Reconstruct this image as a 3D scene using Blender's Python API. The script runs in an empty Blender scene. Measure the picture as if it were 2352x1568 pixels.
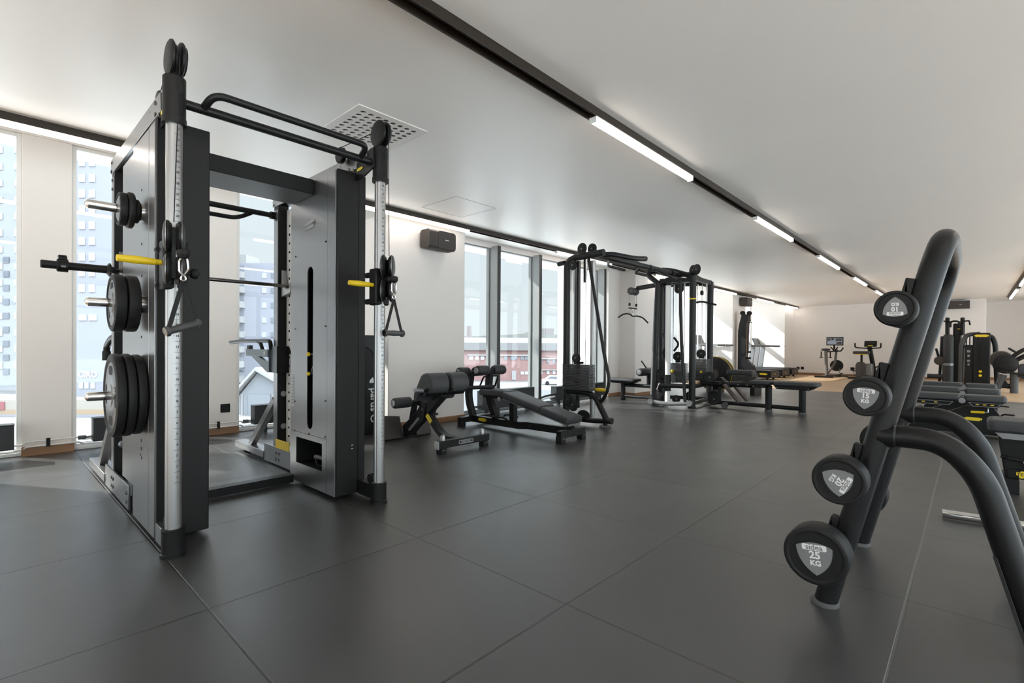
import bpy, bmesh, math, random
from mathutils import Vector as V, Matrix
random.seed(7)
SKY, SUN, BACK_FILL, EXPO = 2.1, 6.5, 2.7, .50
sc = bpy.context.scene
C = sc.collection
PI = math.pi

# ------------------------------------------------------------------ camera calibration
FPX, CAMZ, YAW, PIT, ROLL, CY = 1134.6, 1.0404, .7492, -.0054, .0062, 801.25
F_ = V((math.cos(YAW)*math.cos(PIT), math.sin(YAW)*math.cos(PIT), math.sin(PIT)))
R0 = V((math.sin(YAW), -math.cos(YAW), 0))
U0 = R0.cross(F_)
R_ = R0*math.cos(ROLL) + U0*math.sin(ROLL)
U_ = U0*math.cos(ROLL) - R0*math.sin(ROLL)
EYE = V((0, 0, CAMZ))

def ray(x, y): return F_ + R_*((x-1176)/FPX) + U_*((CY-y)/FPX)
def _at(x, y, ax, val):
    d = ray(x, y); t = (val-EYE[ax])/d[ax]
    return EYE + d*t
def aX(x, y, X): return _at(x, y, 0, X)
def aY(x, y, Y): return _at(x, y, 1, Y)
def aZ(x, y, Z=0.0): return _at(x, y, 2, Z)

cam = bpy.data.cameras.new('camera')
co = bpy.data.objects.new('camera', cam); C.objects.link(co)
m = Matrix((( R_.x, U_.x, -F_.x, 0), (R_.y, U_.y, -F_.y, 0), (R_.z, U_.z, -F_.z, CAMZ), (0, 0, 0, 1)))
co.matrix_world = m
cam.sensor_width = 36; cam.lens = FPX*36/2352
cam.shift_y = (CY-784)/2352
cam.clip_start = .02; cam.clip_end = 500
sc.camera = co
sc.view_settings.view_transform = 'Standard'; sc.view_settings.look = 'None'
sc.view_settings.gamma = 1; sc.view_settings.use_curve_mapping = False
sc.view_settings.exposure = EXPO

# ------------------------------------------------------------------ materials
M = {}
def mat(name, col, rough=.5, metal=0.0, spec=.5, bump=0.0, bscale=80, var=0.0, vscale=3, emit=None, estr=0, coat=0):
    mt = bpy.data.materials.new(name); mt.use_nodes = True
    nt = mt.node_tree; b = nt.nodes['Principled BSDF']
    b.inputs['Base Color'].default_value = (*col, 1)
    b.inputs['Roughness'].default_value = rough
    b.inputs['Metallic'].default_value = metal
    b.inputs['Specular IOR Level'].default_value = spec
    if coat: b.inputs['Coat Weight'].default_value = coat
    if emit:
        b.inputs['Emission Color'].default_value = (*emit, 1); b.inputs['Emission Strength'].default_value = estr
    if bump or var:
        tc = nt.nodes.new('ShaderNodeTexCoord')
    if bump:
        n = nt.nodes.new('ShaderNodeTexNoise'); n.inputs['Scale'].default_value = bscale; n.inputs['Detail'].default_value = 3
        bp = nt.nodes.new('ShaderNodeBump'); bp.inputs['Strength'].default_value = bump; bp.inputs['Distance'].default_value = .002
        nt.links.new(tc.outputs['Object'], n.inputs['Vector']); nt.links.new(n.outputs['Fac'], bp.inputs['Height'])
        nt.links.new(bp.outputs['Normal'], b.inputs['Normal'])
    if var:
        n2 = nt.nodes.new('ShaderNodeTexNoise'); n2.inputs['Scale'].default_value = vscale; n2.inputs['Detail'].default_value = 4
        mx = nt.nodes.new('ShaderNodeMix'); mx.data_type = 'RGBA'
        mx.inputs['A'].default_value = (*[c*(1-var) for c in col], 1); mx.inputs['B'].default_value = (*[min(1, c*(1+var)) for c in col], 1)
        nt.links.new(tc.outputs['Object'], n2.inputs['Vector']); nt.links.new(n2.outputs['Fac'], mx.inputs['Factor'])
        nt.links.new(mx.outputs['Result'], b.inputs['Base Color'])
    M[name] = mt
    return mt

mat('wall_paint', (.86, .81, .772), .62, bump=.05, bscale=220, var=.015)
mat('ceiling_paint', (.93, .90, .865), .42, bump=.03, bscale=160, var=.015, vscale=1.2)
mat('white_paint', (.84, .83, .81), .45)
mat('black_coat', (0.0092, 0.0092, 0.0097), .42, spec=.28, bump=.06, bscale=500)
mat('black_matte', (0.0067, 0.0067, 0.0071), .6, spec=.28)
mat('tube_black', (0.0109, 0.0109, 0.0118), .36, spec=.28, bump=.05, bscale=420)
mat('panel_metal', (.29, .29, .295), .30, metal=.85, bump=.02, bscale=300)
mat('shade_black', (0.0126, 0.0126, 0.0130), .5, spec=.28, bump=.06, bscale=420)  # dark version of the panel metal, shade put into the colour
mat('frame_grey', (.12, .105, .095), .45)
mat('leather', (.030, .031, .034), .55, bump=.12, bscale=260)
mat('stack_plate', (.045, .046, .050), .34)
mat('leather_light', (.042, .044, .048), .55, bump=.12, bscale=260)
mat('rubber_black', (.013, .013, .014), .55, spec=.28, bump=.08, bscale=200)
mat('rubber_grey', (.10, .10, .105), .6)
mat('iron_plate', (.20, .20, .205), .35, metal=.8)
mat('alu', (.40, .40, .40), .34, metal=.85)
mat('chrome', (.80, .79, .78), .12, metal=1)
mat('steel_dark', (.20, .19, .18), .18, metal=1)
mat('yellow', (.80, .56, .015), .4)
mat('badge_yellow', (.80, .60, .03), .45)
mat('ink', (.02, .02, .02), .6)
mat('white_ink', (.78, .78, .78), .5)
mat('grey_ink', (.20, .20, .21), .5)
mat('label_white', (.75, .75, .74), .5)
mat('blue_grey', (.115, .135, .15), .38, metal=.4)
mat('brown_plate', (.045, .035, .032), .5)
mat('track_dark', (.030, .022, .016), .4, metal=.3)
mat('track_flange', (.16, .13, .11), .45)
mat('mullion', (.30, .31, .31), .4, metal=.3)
mat('mullion_shade', (.03, .03, .03), .5)
mat('skirting', (.30, .155, .075), .45, var=.2, vscale=9)
mat('silver_plastic', (.26, .26, .27), .35, metal=.4)
mat('screen_dark', (.015, .015, .018), .12)
mat('screen_lit', (.08, .09, .10), .2, emit=(.62, .68, .75), estr=.18)
mat('radiator_black', (.020, .022, .024), .45)
mat('lamp_glow', (1, 1, 1), .4, emit=(1.0, .92, .84), estr=7)
mat('plastic_grey', (.055, .056, .058), .45)
mat('speaker_brown', (.055, .045, .040), .55, bump=.2, bscale=900)
mat('vent_white', (.80, .76, .73), .45)
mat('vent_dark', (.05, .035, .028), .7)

def glass():
    mt = bpy.data.materials.new('window_glass'); mt.use_nodes = True; nt = mt.node_tree
    nt.nodes.remove(nt.nodes['Principled BSDF']); o = nt.nodes['Material Output']
    t = nt.nodes.new('ShaderNodeBsdfTransparent'); t.inputs['Color'].default_value = (.90, .93, .935, 1)
    g = nt.nodes.new('ShaderNodeBsdfGlossy'); g.inputs['Roughness'].default_value = .02
    fr = nt.nodes.new('ShaderNodeFresnel')
    ge = nt.nodes.new('ShaderNodeNewGeometry'); io = nt.nodes.new('ShaderNodeMapRange'); io.inputs['To Min'].default_value = 1.45; io.inputs['To Max'].default_value = 1/1.45
    nt.links.new(ge.outputs['Backfacing'], io.inputs['Value']); nt.links.new(io.outputs[0], fr.inputs['IOR'])   # both faces of the pane reflect alike
    mx = nt.nodes.new('ShaderNodeMixShader')
    nt.links.new(fr.outputs['Fac'], mx.inputs['Fac']); nt.links.new(t.outputs[0], mx.inputs[1]); nt.links.new(g.outputs[0], mx.inputs[2])
    nt.links.new(mx.outputs[0], o.inputs['Surface']); M['glass'] = mt
glass()

def rubber_floor():
    mt = mat('rubber_tiles', (.05, .05, .051), .5, spec=1.0)
    nt = mt.node_tree; b = nt.nodes['Principled BSDF']; L = nt.links.new
    tc = nt.nodes.new('ShaderNodeTexCoord'); sp = nt.nodes.new('ShaderNodeSeparateXYZ'); L(tc.outputs['Object'], sp.inputs[0])
    ds = []
    for ax, off in (('X', 1.61), ('Y', 1.189)):
        s = nt.nodes.new('ShaderNodeMath'); s.operation = 'SUBTRACT'; s.inputs[1].default_value = off; L(sp.outputs[ax], s.inputs[0])
        p = nt.nodes.new('ShaderNodeMath'); p.operation = 'PINGPONG'; p.inputs[1].default_value = .5; L(s.outputs[0], p.inputs[0]); ds.append(p)
    mn = nt.nodes.new('ShaderNodeMath'); mn.operation = 'MINIMUM'; L(ds[0].outputs[0], mn.inputs[0]); L(ds[1].outputs[0], mn.inputs[1])
    mr = nt.nodes.new('ShaderNodeMapRange'); mr.interpolation_type = 'SMOOTHSTEP'
    mr.inputs['From Min'].default_value = .0026; mr.inputs['From Max'].default_value = .0056; L(mn.outputs[0], mr.inputs['Value'])
    # tile colour: every tile a hair different, with wiped streaks
    fl = nt.nodes.new('ShaderNodeVectorMath'); fl.operation = 'ADD'; fl.inputs[1].default_value = (-1.61, -1.189, 0); L(tc.outputs['Object'], fl.inputs[0])
    f2 = nt.nodes.new('ShaderNodeVectorMath'); f2.operation = 'FLOOR'; L(fl.outputs[0], f2.inputs[0])
    wn = nt.nodes.new('ShaderNodeTexWhiteNoise'); wn.noise_dimensions = '3D'; L(f2.outputs[0], wn.inputs['Vector'])
    n1 = nt.nodes.new('ShaderNodeTexNoise'); n1.inputs['Scale'].default_value = 2.2; n1.inputs['Detail'].default_value = 6; n1.inputs['Roughness'].default_value = .6; n1.inputs['Distortion'].default_value = .7
    L(tc.outputs['Object'], n1.inputs['Vector'])
    n2 = nt.nodes.new('ShaderNodeTexNoise'); n2.inputs['Scale'].default_value = 260; n2.inputs['Detail'].default_value = 2; L(tc.outputs['Object'], n2.inputs['Vector'])
    a = nt.nodes.new('ShaderNodeMath'); a.operation = 'MULTIPLY_ADD'; a.inputs[1].default_value = .30; L(wn.outputs['Value'], a.inputs[0]); L(n1.outputs['Fac'], a.inputs[2])
    cr = nt.nodes.new('ShaderNodeMapRange'); cr.inputs['From Min'].default_value = .3; cr.inputs['From Max'].default_value = .95
    cr.inputs['To Min'].default_value = .030; cr.inputs['To Max'].default_value = .044; L(a.outputs[0], cr.inputs['Value'])
    sm = nt.nodes.new('ShaderNodeMath'); sm.operation = 'MULTIPLY'; L(cr.outputs[0], sm.inputs[0])
    dst = nt.nodes.new('ShaderNodeMapRange'); dst.inputs['From Min'].default_value = .6; dst.inputs['From Max'].default_value = .4; dst.inputs['To Min'].default_value = .10; dst.inputs['To Max'].default_value = 1.9
    L(sp.outputs['Y'], dst.inputs['Value'])          # chalky dust sits in the joints of the right hand rows
    xm = nt.nodes.new('ShaderNodeMath'); xm.operation = 'LESS_THAN'; L(ds[1].outputs[0], xm.inputs[0]); L(ds[0].outputs[0], xm.inputs[1])
    dmx = nt.nodes.new('ShaderNodeMix'); dmx.inputs['A'].default_value = .30; L(xm.outputs[0], dmx.inputs['Factor']); L(dst.outputs[0], dmx.inputs['B'])
    mr2 = nt.nodes.new('ShaderNodeMapRange'); L(dmx.outputs[0], mr2.inputs['To Min']); L(mr.outputs[0], mr2.inputs['Value']); L(mr2.outputs[0], sm.inputs[1])
    cc = nt.nodes.new('ShaderNodeCombineColor'); 
    for i in range(3): L(sm.outputs[0], cc.inputs[i])
    L(cc.outputs[0], b.inputs['Base Color'])
    rg = nt.nodes.new('ShaderNodeMapRange'); rg.inputs['To Min'].default_value = .30; rg.inputs['To Max'].default_value = .46; L(n1.outputs['Fac'], rg.inputs['Value']); L(rg.outputs[0], b.inputs['Roughness'])
    h = nt.nodes.new('ShaderNodeMath'); h.operation = 'MULTIPLY_ADD'; h.inputs[1].default_value = .06; L(n2.outputs['Fac'], h.inputs[0]); L(mr.outputs[0], h.inputs[2])
    bp = nt.nodes.new('ShaderNodeBump'); bp.inputs['Strength'].default_value = .55; bp.inputs['Distance'].default_value = .004
    L(h.outputs[0], bp.inputs['Height']); L(bp.outputs['Normal'], b.inputs['Normal'])
rubber_floor()

def wood_floor():
    mt = mat('wood_planks', (.5, .33, .18), .38)
    nt = mt.node_tree; b = nt.nodes['Principled BSDF']; L = nt.links.new
    tc = nt.nodes.new('ShaderNodeTexCoord'); mp = nt.nodes.new('ShaderNodeMapping'); mp.inputs['Rotation'].default_value = (0, 0, PI/2); L(tc.outputs['Object'], mp.inputs[0])
    br = nt.nodes.new('ShaderNodeTexBrick'); br.inputs['Scale'].default_value = 1; br.inputs['Brick Width'].default_value = 1.4; br.inputs['Row Height'].default_value = .15
    br.inputs['Mortar Size'].default_value = .003; br.inputs['Color1'].default_value = (.62, .42, .24, 1); br.inputs['Color2'].default_value = (.52, .33, .18, 1); br.inputs['Mortar'].default_value = (.25, .14, .07, 1)
    L(mp.outputs[0], br.inputs['Vector'])
    n = nt.nodes.new('ShaderNodeTexNoise'); n.inputs['Scale'].default_value = 6; n.inputs['Detail'].default_value = 5; n.inputs['Distortion'].default_value = 1
    m2 = nt.nodes.new('ShaderNodeMapping'); m2.inputs['Scale'].default_value = (8, .6, 1); L(tc.outputs['Object'], m2.inputs[0]); L(m2.outputs[0], n.inputs['Vector'])
    mx = nt.nodes.new('ShaderNodeMix'); mx.data_type = 'RGBA'; mx.blend_type = 'MULTIPLY'; mx.inputs['Factor'].default_value = .35
    L(br.outputs['Color'], mx.inputs['A']); L(n.outputs['Color'], mx.inputs['B']); L(mx.outputs['Result'], b.inputs['Base Color'])
wood_floor()

# ------------------------------------------------------------------ mesh builder
def frame_of(d):
    d = V(d).normalized(); a = V((0, 0, 1)) if abs(d.z) < .9 else V((1, 0, 0))
    u = d.cross(a).normalized(); return d, u, d.cross(u).normalized()

def fillet(pts, r, n=6):
    """round the inner corners of a polyline"""
    pts = [V(p) for p in pts]; out = [pts[0]]
    for i in range(1, len(pts)-1):
        p, a, c = pts[i], pts[i-1], pts[i+1]
        d1 = (a-p); d2 = (c-p); rr = min(r, d1.length*.49, d2.length*.49)
        p1 = p+d1.normalized()*rr; p2 = p+d2.normalized()*rr
        for k in range(n+1):
            t = k/n; out.append(p1*(1-t)**2 + p*2*t*(1-t) + p2*t*t)
    out.append(pts[-1]); return out

class G:
    def __init__(s): s.b = bmesh.new()
    def box(s, lo, hi):
        x0, y0, z0 = [min(a, c) for a, c in zip(lo, hi)]; x1, y1, z1 = [max(a, c) for a, c in zip(lo, hi)]
        v = [s.b.verts.new(p) for p in ((x0,y0,z0),(x1,y0,z0),(x1,y1,z0),(x0,y1,z0),(x0,y0,z1),(x1,y0,z1),(x1,y1,z1),(x0,y1,z1))]
        for f in ((0,3,2,1),(4,5,6,7),(0,1,5,4),(1,2,6,5),(2,3,7,6),(3,0,4,7)): s.b.faces.new([v[i] for i in f])
        return s
    def bar(s, a, c, w, h, up=(0, 0, 1)):
        """rectangular bar from a to c: w across, h along up"""
        a, c = V(a), V(c); d = (c-a).normalized(); u = V(up); sd = d.cross(u).normalized(); u = sd.cross(d).normalized()
        v = []
        for p in (a, c):
            for i, j in ((-1,-1),(1,-1),(1,1),(-1,1)): v.append(s.b.verts.new(p+sd*(i*w/2)+u*(j*h/2)))
        for f in ((0,1,2,3),(7,6,5,4),(0,4,5,1),(1,5,6,2),(2,6,7,3),(3,7,4,0)): s.b.faces.new([v[i] for i in f])
        return s
    def tube(s, pts, r, seg=14, closed=False, bend=0):
        pts = [V(p) for p in pts]
        if bend: pts = fillet(pts, bend)
        q = [pts[0]]
        for p in pts[1:]:
            if (p-q[-1]).length > 1e-5: q.append(p)
        pts = q; n = len(pts); rings = []; u = None
        for i, p in enumerate(pts):
            if closed: t = pts[(i+1) % n]-pts[i-1]
            else: t = pts[min(i+1, n-1)]-pts[max(i-1, 0)]
            t.normalize()
            if u is None: u = frame_of(t)[1]
            u = (u-t*u.dot(t)).normalized(); w = t.cross(u)
            rings.append([s.b.verts.new(p+(u*math.cos(k*2*PI/seg)+w*math.sin(k*2*PI/seg))*r) for k in range(seg)])
        for i in range(n if closed else n-1):
            A, B = rings[i], rings[(i+1) % n]
            for k in range(seg): s.b.faces.new((A[k], A[(k+1) % seg], B[(k+1) % seg], B[k]))
        if not closed:
            s.b.faces.new(rings[0][::-1]); s.b.faces.new(rings[-1])
        return s
    def cyl(s, a, c, r, seg=20): return s.tube([a, c], r, seg)
    def lathe(s, a, d, prof, seg=28):
        """prof: (t along d, radius) list"""
        d, u, w = frame_of(d); a = V(a); rings = []
        for t, r in prof:
            if r < 1e-5: rings.append([s.b.verts.new(a+d*t)])
            else: rings.append([s.b.verts.new(a+d*t+(u*math.cos(k*2*PI/seg)+w*math.sin(k*2*PI/seg))*r) for k in range(seg)])
        for A, B in zip(rings, rings[1:]):
            for k in range(seg):
                k2 = (k+1) % seg
                if len(A) == 1 and len(B) == 1: continue
                if len(A) == 1: s.b.faces.new((A[0], B[k2], B[k]))
                elif len(B) == 1: s.b.faces.new((A[k], A[k2], B[0]))
                else: s.b.faces.new((A[k], A[k2], B[k2], B[k]))
        if len(rings[0]) > 1: s.b.faces.new(rings[0][::-1])
        if len(rings[-1]) > 1: s.b.faces.new(rings[-1])
        return s
    def prism(s, poly, o, u, v, t):
        """outline poly in axes u, v at o, extruded by t along u x v"""
        o, u, v = V(o), V(u), V(v); n = u.cross(v).normalized()*t
        A = [s.b.verts.new(o+u*x+v*y) for x, y in poly]; B = [s.b.verts.new(q.co+n) for q in A]
        k = len(poly)
        s.b.faces.new(A[::-1]); s.b.faces.new(B)
        for i in range(k): s.b.faces.new((A[i], A[(i+1) % k], B[(i+1) % k], B[i]))
        return s
    def ring(s, outer, inner, o, u, v, t):
        """plate with a hole; outer and inner have the same number of points"""
        o, u, v = V(o), V(u), V(v); n = u.cross(v).normalized()*t; k = len(outer)
        mk = lambda P, off: [s.b.verts.new(o+u*x+v*y+off) for x, y in P]
        z = V((0, 0, 0)); A, B, D, E = mk(outer, z), mk(inner, z), mk(outer, n), mk(inner, n)
        for i in range(k):
            j = (i+1) % k
            s.b.faces.new((A[j], A[i], B[i], B[j])); s.b.faces.new((D[i], D[j], E[j], E[i]))
            s.b.faces.new((A[i], A[j], D[j], D[i])); s.b.faces.new((B[j], B[i], E[i], E[j]))
        return s
    def text(s, body, size, o, u, v, t=.0006, bold=0):
        cu = bpy.data.curves.new('t', 'FONT'); cu.body = body; cu.size = size; cu.align_x = 'CENTER'; cu.align_y = 'CENTER'
        cu.resolution_u = 3; cu.offset = bold
        ob = bpy.data.objects.new('t', cu); C.objects.link(ob)
        me = bpy.data.meshes.new_from_object(ob)
        o, u, v = V(o), V(u).normalized(), V(v).normalized(); n = u.cross(v)
        vs = [s.b.verts.new(o+u*p.co.x+v*p.co.y+n*t) for p in me.vertices]
        for p in me.polygons:
            try: s.b.faces.new([vs[i] for i in p.vertices])
            except ValueError: pass
        bpy.data.objects.remove(ob); bpy.data.curves.remove(cu); bpy.data.meshes.remove(me)
        return s
    def out(s, name, material, parent=None, bevel=0, label=None, flat=False, angle=.6, origin=None):
        base = V((0, 0, 0)); p = parent
        while p is not None: base = base+p.location; p = p.parent
        me = bpy.data.meshes.new(name)
        if not s.b.faces: raise RuntimeError('empty '+name)
        bmesh.ops.recalc_face_normals(s.b, faces=s.b.faces[:]) if not flat else None
        if parent is None:
            xs = [v.co for v in s.b.verts]
            base = V(origin) if origin else V((sum(c.x for c in xs)/len(xs), sum(c.y for c in xs)/len(xs), min(c.z for c in xs)))
        for v in s.b.verts: v.co -= base
        for f in s.b.faces: f.smooth = True
        for e in s.b.edges:
            if len(e.link_faces) != 2 or e.calc_face_angle(0) > angle: e.smooth = False
        s.b.to_mesh(me); s.b.free()
        ob = bpy.data.objects.new(name, me); C.objects.link(ob)
        me.materials.append(M[material])
        if parent is not None: ob.parent = parent
        else: ob.location = base
        if bevel:
            bv = ob.modifiers.new('bevel', 'BEVEL'); bv.width = bevel; bv.segments = 2; bv.limit_method = 'ANGLE'; bv.angle_limit = .7
        if label: ob['label'] = label
        return ob

def tag(o, label, cat, group=None):
    o['label'] = label; o['category'] = cat
    if group: o['group'] = group
    return o
def thing(name, loc, label, cat, group=None):
    o = bpy.data.objects.new(name, None); C.objects.link(o); o.location = loc; o.empty_display_size = .1
    bpy.context.view_layer.update()
    return tag(o, label, cat, group)
def structure(o): o['kind'] = 'structure'; return o
def dup(root, delta, label=None):
    def cp(o, par):
        c = o.copy(); C.objects.link(c)
        if par is not None: c.parent = par
        for ch in list(o.children): cp(ch, c)
        return c
    r = cp(root, None); r.location = V(root.location)+V(delta)
    if label: r['label'] = label
    return r

def rr(w, h, r, n=5, cx=0, cy=0):
    """rounded rectangle outline"""
    P = []
    for sx, sy, a0 in ((1, 1, 0), (-1, 1, PI/2), (-1, -1, PI), (1, -1, 3*PI/2)):
        for k in range(n+1):
            a = a0+k*PI/2/n; P.append((cx+sx*(w/2-r)+r*math.cos(a), cy+sy*(h/2-r)+r*math.sin(a)))
    return P
BADGE = [(-.5,.28),(-.40,.28),(-.38,.42),(.34,.42),(.36,.28),(.5,.28),(.5,-.18),(.40,-.18),(.37,-.42),(-.20,-.42),(-.22,-.30),(-.30,-.30),(-.32,-.42),(-.42,-.42),(-.44,-.10),(-.5,-.10)]
def badge(parent, o, u, v, w, name='badge', text=True, label=None, matl='badge_yellow', ink='ink'):
    u, v = V(u).normalized(), V(v).normalized(); h = w*.30
    b = G().prism([(x*w, y*h) for x, y in BADGE], o, u, v, .002).out(name, matl, parent, label=label)
    if text:
        n = u.cross(v)*.0025
        G().text('TECHNOGYM', w*.155, V(o)+n, u, v, bold=w*.002).out('lettering', ink, b if parent.parent is None else parent, flat=True)
    return b
def pad(o, u, v, w, l, t, r=.05, soft=0):
    """upholstered pad: rounded slab w x l in u, v with soft edges; o is the middle of its underside"""
    g = G(); o, u, v = V(o), V(u).normalized(), V(v).normalized(); n = u.cross(v)
    lay = [(0, .012), (.15, .002), (.6, 0), (.85, .006), (.97, .018), (1.0, .032)]
    if soft: lay = [(0, .02), (.1, .006), (.25, 0)] + [(.25+.75*math.sin(k*PI/16), soft*(1-math.cos(k*PI/16))) for k in range(1, 9)]
    rings = []
    for f, ins in lay:
        P = rr(w-2*ins, l-2*ins, max(.006, r-ins), 5)
        rings.append([g.b.verts.new(o+u*x+v*y+n*(t*f)) for x, y in P])
    for A, B in zip(rings, rings[1:]):
        k = len(A)
        for i in range(k): g.b.faces.new((A[i], A[(i+1) % k], B[(i+1) % k], B[i]))
    g.b.faces.new(rings[0][::-1]); g.b.faces.new(rings[-1])
    return g
def roller(parent, a, c, r, name='foam_roller', cap=True, m='leather'):
    a, c = V(a), V(c); L = (c-a).length
    o = G().lathe(a, c-a, [(0, r*.72), (.012, r*.93), (.03, r), (L-.03, r), (L-.012, r*.93), (L, r*.72)]).out(name, m, parent)
    if cap:
        d = (c-a).normalized()
        G().lathe(a-d*.006, d, [(0, r*.2), (.002, r*.55), (.008, r*.62)]).out('end_cap', 'alu', o)
    return o
# ================================================================== ROOM
CEIL = 2.68; REC = 3.2
XB, YB = -6.0, -3.6           # walls behind and beside the camera
YG, YG2 = 6.42, 5.62          # the two glazing planes
YW = 6.9                      # outer face of the facade
WOODX = 13.95

g = G().box((-.6, -1.3, -.1), (WOODX, 5.8, 0)); g.box((-.6, 5.8, -.1), (3.6, YW, 0))
g.box((9.3, 5.8, -.1), (WOODX, YW, 0))
structure(g.out('floor', 'rubber_tiles', origin=(0, 0, 0)))
structure(G().box((WOODX, -1.3, -.1), (24, YW, -.001)).box((XB, YB, -.1), (24, -1.3, -.001)).box((XB, -1.3, -.1), (-.6, YW, -.001)).out('floor_wood', 'wood_planks', origin=(0, 0, 0)))  # wood around the camera is unseen, added to bounce light upward

PA0, PA1 = 3.43, 4.68         # big pier by the window bay
PB0, PB1 = 9.40, 10.6
PC0, PC1 = 15.2, 16.35
PD0 = 20.8
g = G().box((XB, YB, CEIL), (24, 5.2, 3.35)); g.box((PA0, 5.2, CEIL), (9.4, 5.9, 3.35))
structure(g.out('ceiling', 'ceiling_paint'))
g = G().box((XB, 5.2, REC), (PA0, YW, 3.35)); g.box((9.4, 5.2, REC), (24, YW, 3.35))
structure(g.out('ceiling_recess', 'ceiling_paint'))

g = G().box((XB-.2, YB-.2, 0), (XB, YB+.3, 3.35)); g.box((XB-.2, 5.0, 0), (XB, YW, 3.35)); g.box((XB-.2, YB, 2.6), (XB, 5.2, 3.35))
structure(g.out('wall_back', 'wall_paint'))
g = G().box((XB, YB-.2, 2.6), (24.2, YB, 3.35)); g.box((21.0, YB-.2, 0), (24.2, YB, 2.6))
structure(g.out('wall_right', 'wall_paint'))
g = G().box((22.1, -.345, 0), (22.35, YW, 3.35)); g.box((22.35, -.345, 0), (23.65, -.1, 3.35))
g.box((23.65, YB, 0), (23.9, -.1, 3.35))
structure(g.out('wall_far', 'wall_paint'))

# facade: piers, mullion walls, header
g = G()
for k in range(-4, 2):
    x = .256+1.47*k; g.box((x, 6.40, 0), (x+.347, YW, REC))
g.box((PA0, 5.28, 0), (PA1, YW, 3.3))
g.box((3.18, 6.40, 0), (PA0, YW, REC))
structure(g.out('wall_left', 'wall_paint', bevel=.004))
g = G(); g.box((PB0, 5.20, 0), (PB1, YW, REC+.1)); g.box((8.93, 5.56, 0), (PB0, YW, REC+.1))
structure(g.out('wall_left_pier', 'wall_paint', bevel=.004))
structure(G().box((PC0, 5.2, 0), (PC1, YW, REC+.1)).out('wall_left_column', 'wall_paint', bevel=.004))
structure(G().box((PD0, 5.2, 0), (22.1, YW, REC+.1)).out('wall_left_end', 'wall_paint', bevel=.004))
g = G(); g.box((XB, YG-.03, 2.97), (3.45, YW, REC)); g.box((PB1, YG-.03, 2.97), (PD0, YW, REC+.1))
g.box((PA1, YG2-.04, 2.60), (8.93, YG2+.5, CEIL))
structure(g.out('wall_left_header', 'wall_paint'))

# skirting boards
def skirt(name, segs):
    g = G()
    for a, b_ in segs: g.box(a, b_)
    structure(g.out(name, 'skirting', bevel=.003))
for k in range(-4, 2):
    x = .256+1.47*k
    structure(G().box((x-.004, 6.352, 0), (x+.36, 6.40, .085)).out('baseboard_left', 'skirting', bevel=.003))
skirt('baseboard_pier', [((PA0-.012, 5.262, 0), (PA1+.01, 5.28, .07)), ((PA0-.012, 5.28, 0), (PA0, 6.35, .07))])
skirt('baseboard_window', [((8.93, 5.545, 0), (PB0-.012, 5.56, .07)), ((PB0-.014, 5.19, 0), (PB0, 5.56, .07)), ((PB0-.014, 5.186, 0), (PB1, 5.2, .07))])
skirt('baseboard_column', [((PC0-.014, 5.186, 0), (PC1+.014, 5.2, .07)), ((PC0-.014, 5.2, 0), (PC0, 6.4, .07))])
skirt('baseboard_far', [((22.086, -.345, 0), (22.1, 5.2, .08)), ((PD0, 5.186, 0), (22.1, 5.2, .08)), ((23.636, YB, 0), (23.65, -.345, .08)), ((22.1, -.36, 0), (23.65, -.345, .08))])

# windows: frame + one pane each
wn = 0
GLAZ = True
def window(x0, x1, y, z0, z1, fr=.035, m='white_paint', d=.06):
    global wn; wn += 1
    g = G().box((x0, y, z0), (x0+fr, y+d, z1)); g.box((x1-fr, y, z0), (x1, y+d, z1))
    g.box((x0+fr, y, z0), (x1-fr, y+d, z0+.055)); g.box((x0+fr, y, z1-fr), (x1-fr, y+d, z1))
    f = structure(g.out('window_%d' % wn, m, bevel=.003))
    structure(G().box((x0+fr, y+d*.45, z0+.055), (x1-fr, y+d*.55, z1-fr)).out('pane', 'glass', f))
for k in range(-5, 2):
    x = .256+1.47*k+.347
    window(max(XB, x), (.256+1.47*(k+1)) if k < 1 else 3.18, YG, 0, 2.97)
mx = [5.545, 6.57, 7.595, 8.62]
for a, b_ in zip([PA1]+[q+.033 for q in mx], [q-.033 for q in mx]+[8.93]):
    window(a, b_, YG2, 0, 2.60, .02, 'mullion')
window(PB1, 12.9, YG, 0, 2.97); window(12.9, PC0, YG, 0, 2.97); window(PC1, 18.6, YG, 0, 2.97); window(18.6, PD0, YG, 0, 2.97)
# unseen windows added on the two sides behind the viewpoint as fill light
def side_window(lo, hi, ax):
    global wn; wn += 1
    (x0, y0), (x1, y1) = lo, hi; g = G()
    if ax == 0:
        for q in (x0, x1-.05): g.box((q, y0, 0), (q+.05, y0+.08, 2.6))
        for z in (0, 2.55): g.box((x0, y0, z), (x1, y0+.08, z+.05))
    else:
        for q in (y0, y1-.05): g.box((x0, q, 0), (x0+.08, q+.05, 2.6))
        for z in (0, 2.55): g.box((x0, y0, z), (x0+.08, y1, z+.05))
    f = structure(g.out('window_%d' % wn, 'mullion'))
    p = G().box((x0+.05, y0+.036, .05), (x1-.05, y0+.042, 2.55)) if ax == 0 else G().box((x0+.036, y0+.05, .05), (x0+.042, y1-.05, 2.55))
    structure(p.out('pane', 'glass', f))
for k in range(9): side_window((XB+3*k, YB-.14), (XB+3*k+3, YB), 0)
for k in range(3): side_window((XB-.14, YB+.3+k*2.767), (XB, YB+.3+k*2.767+2.767), 1)
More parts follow.
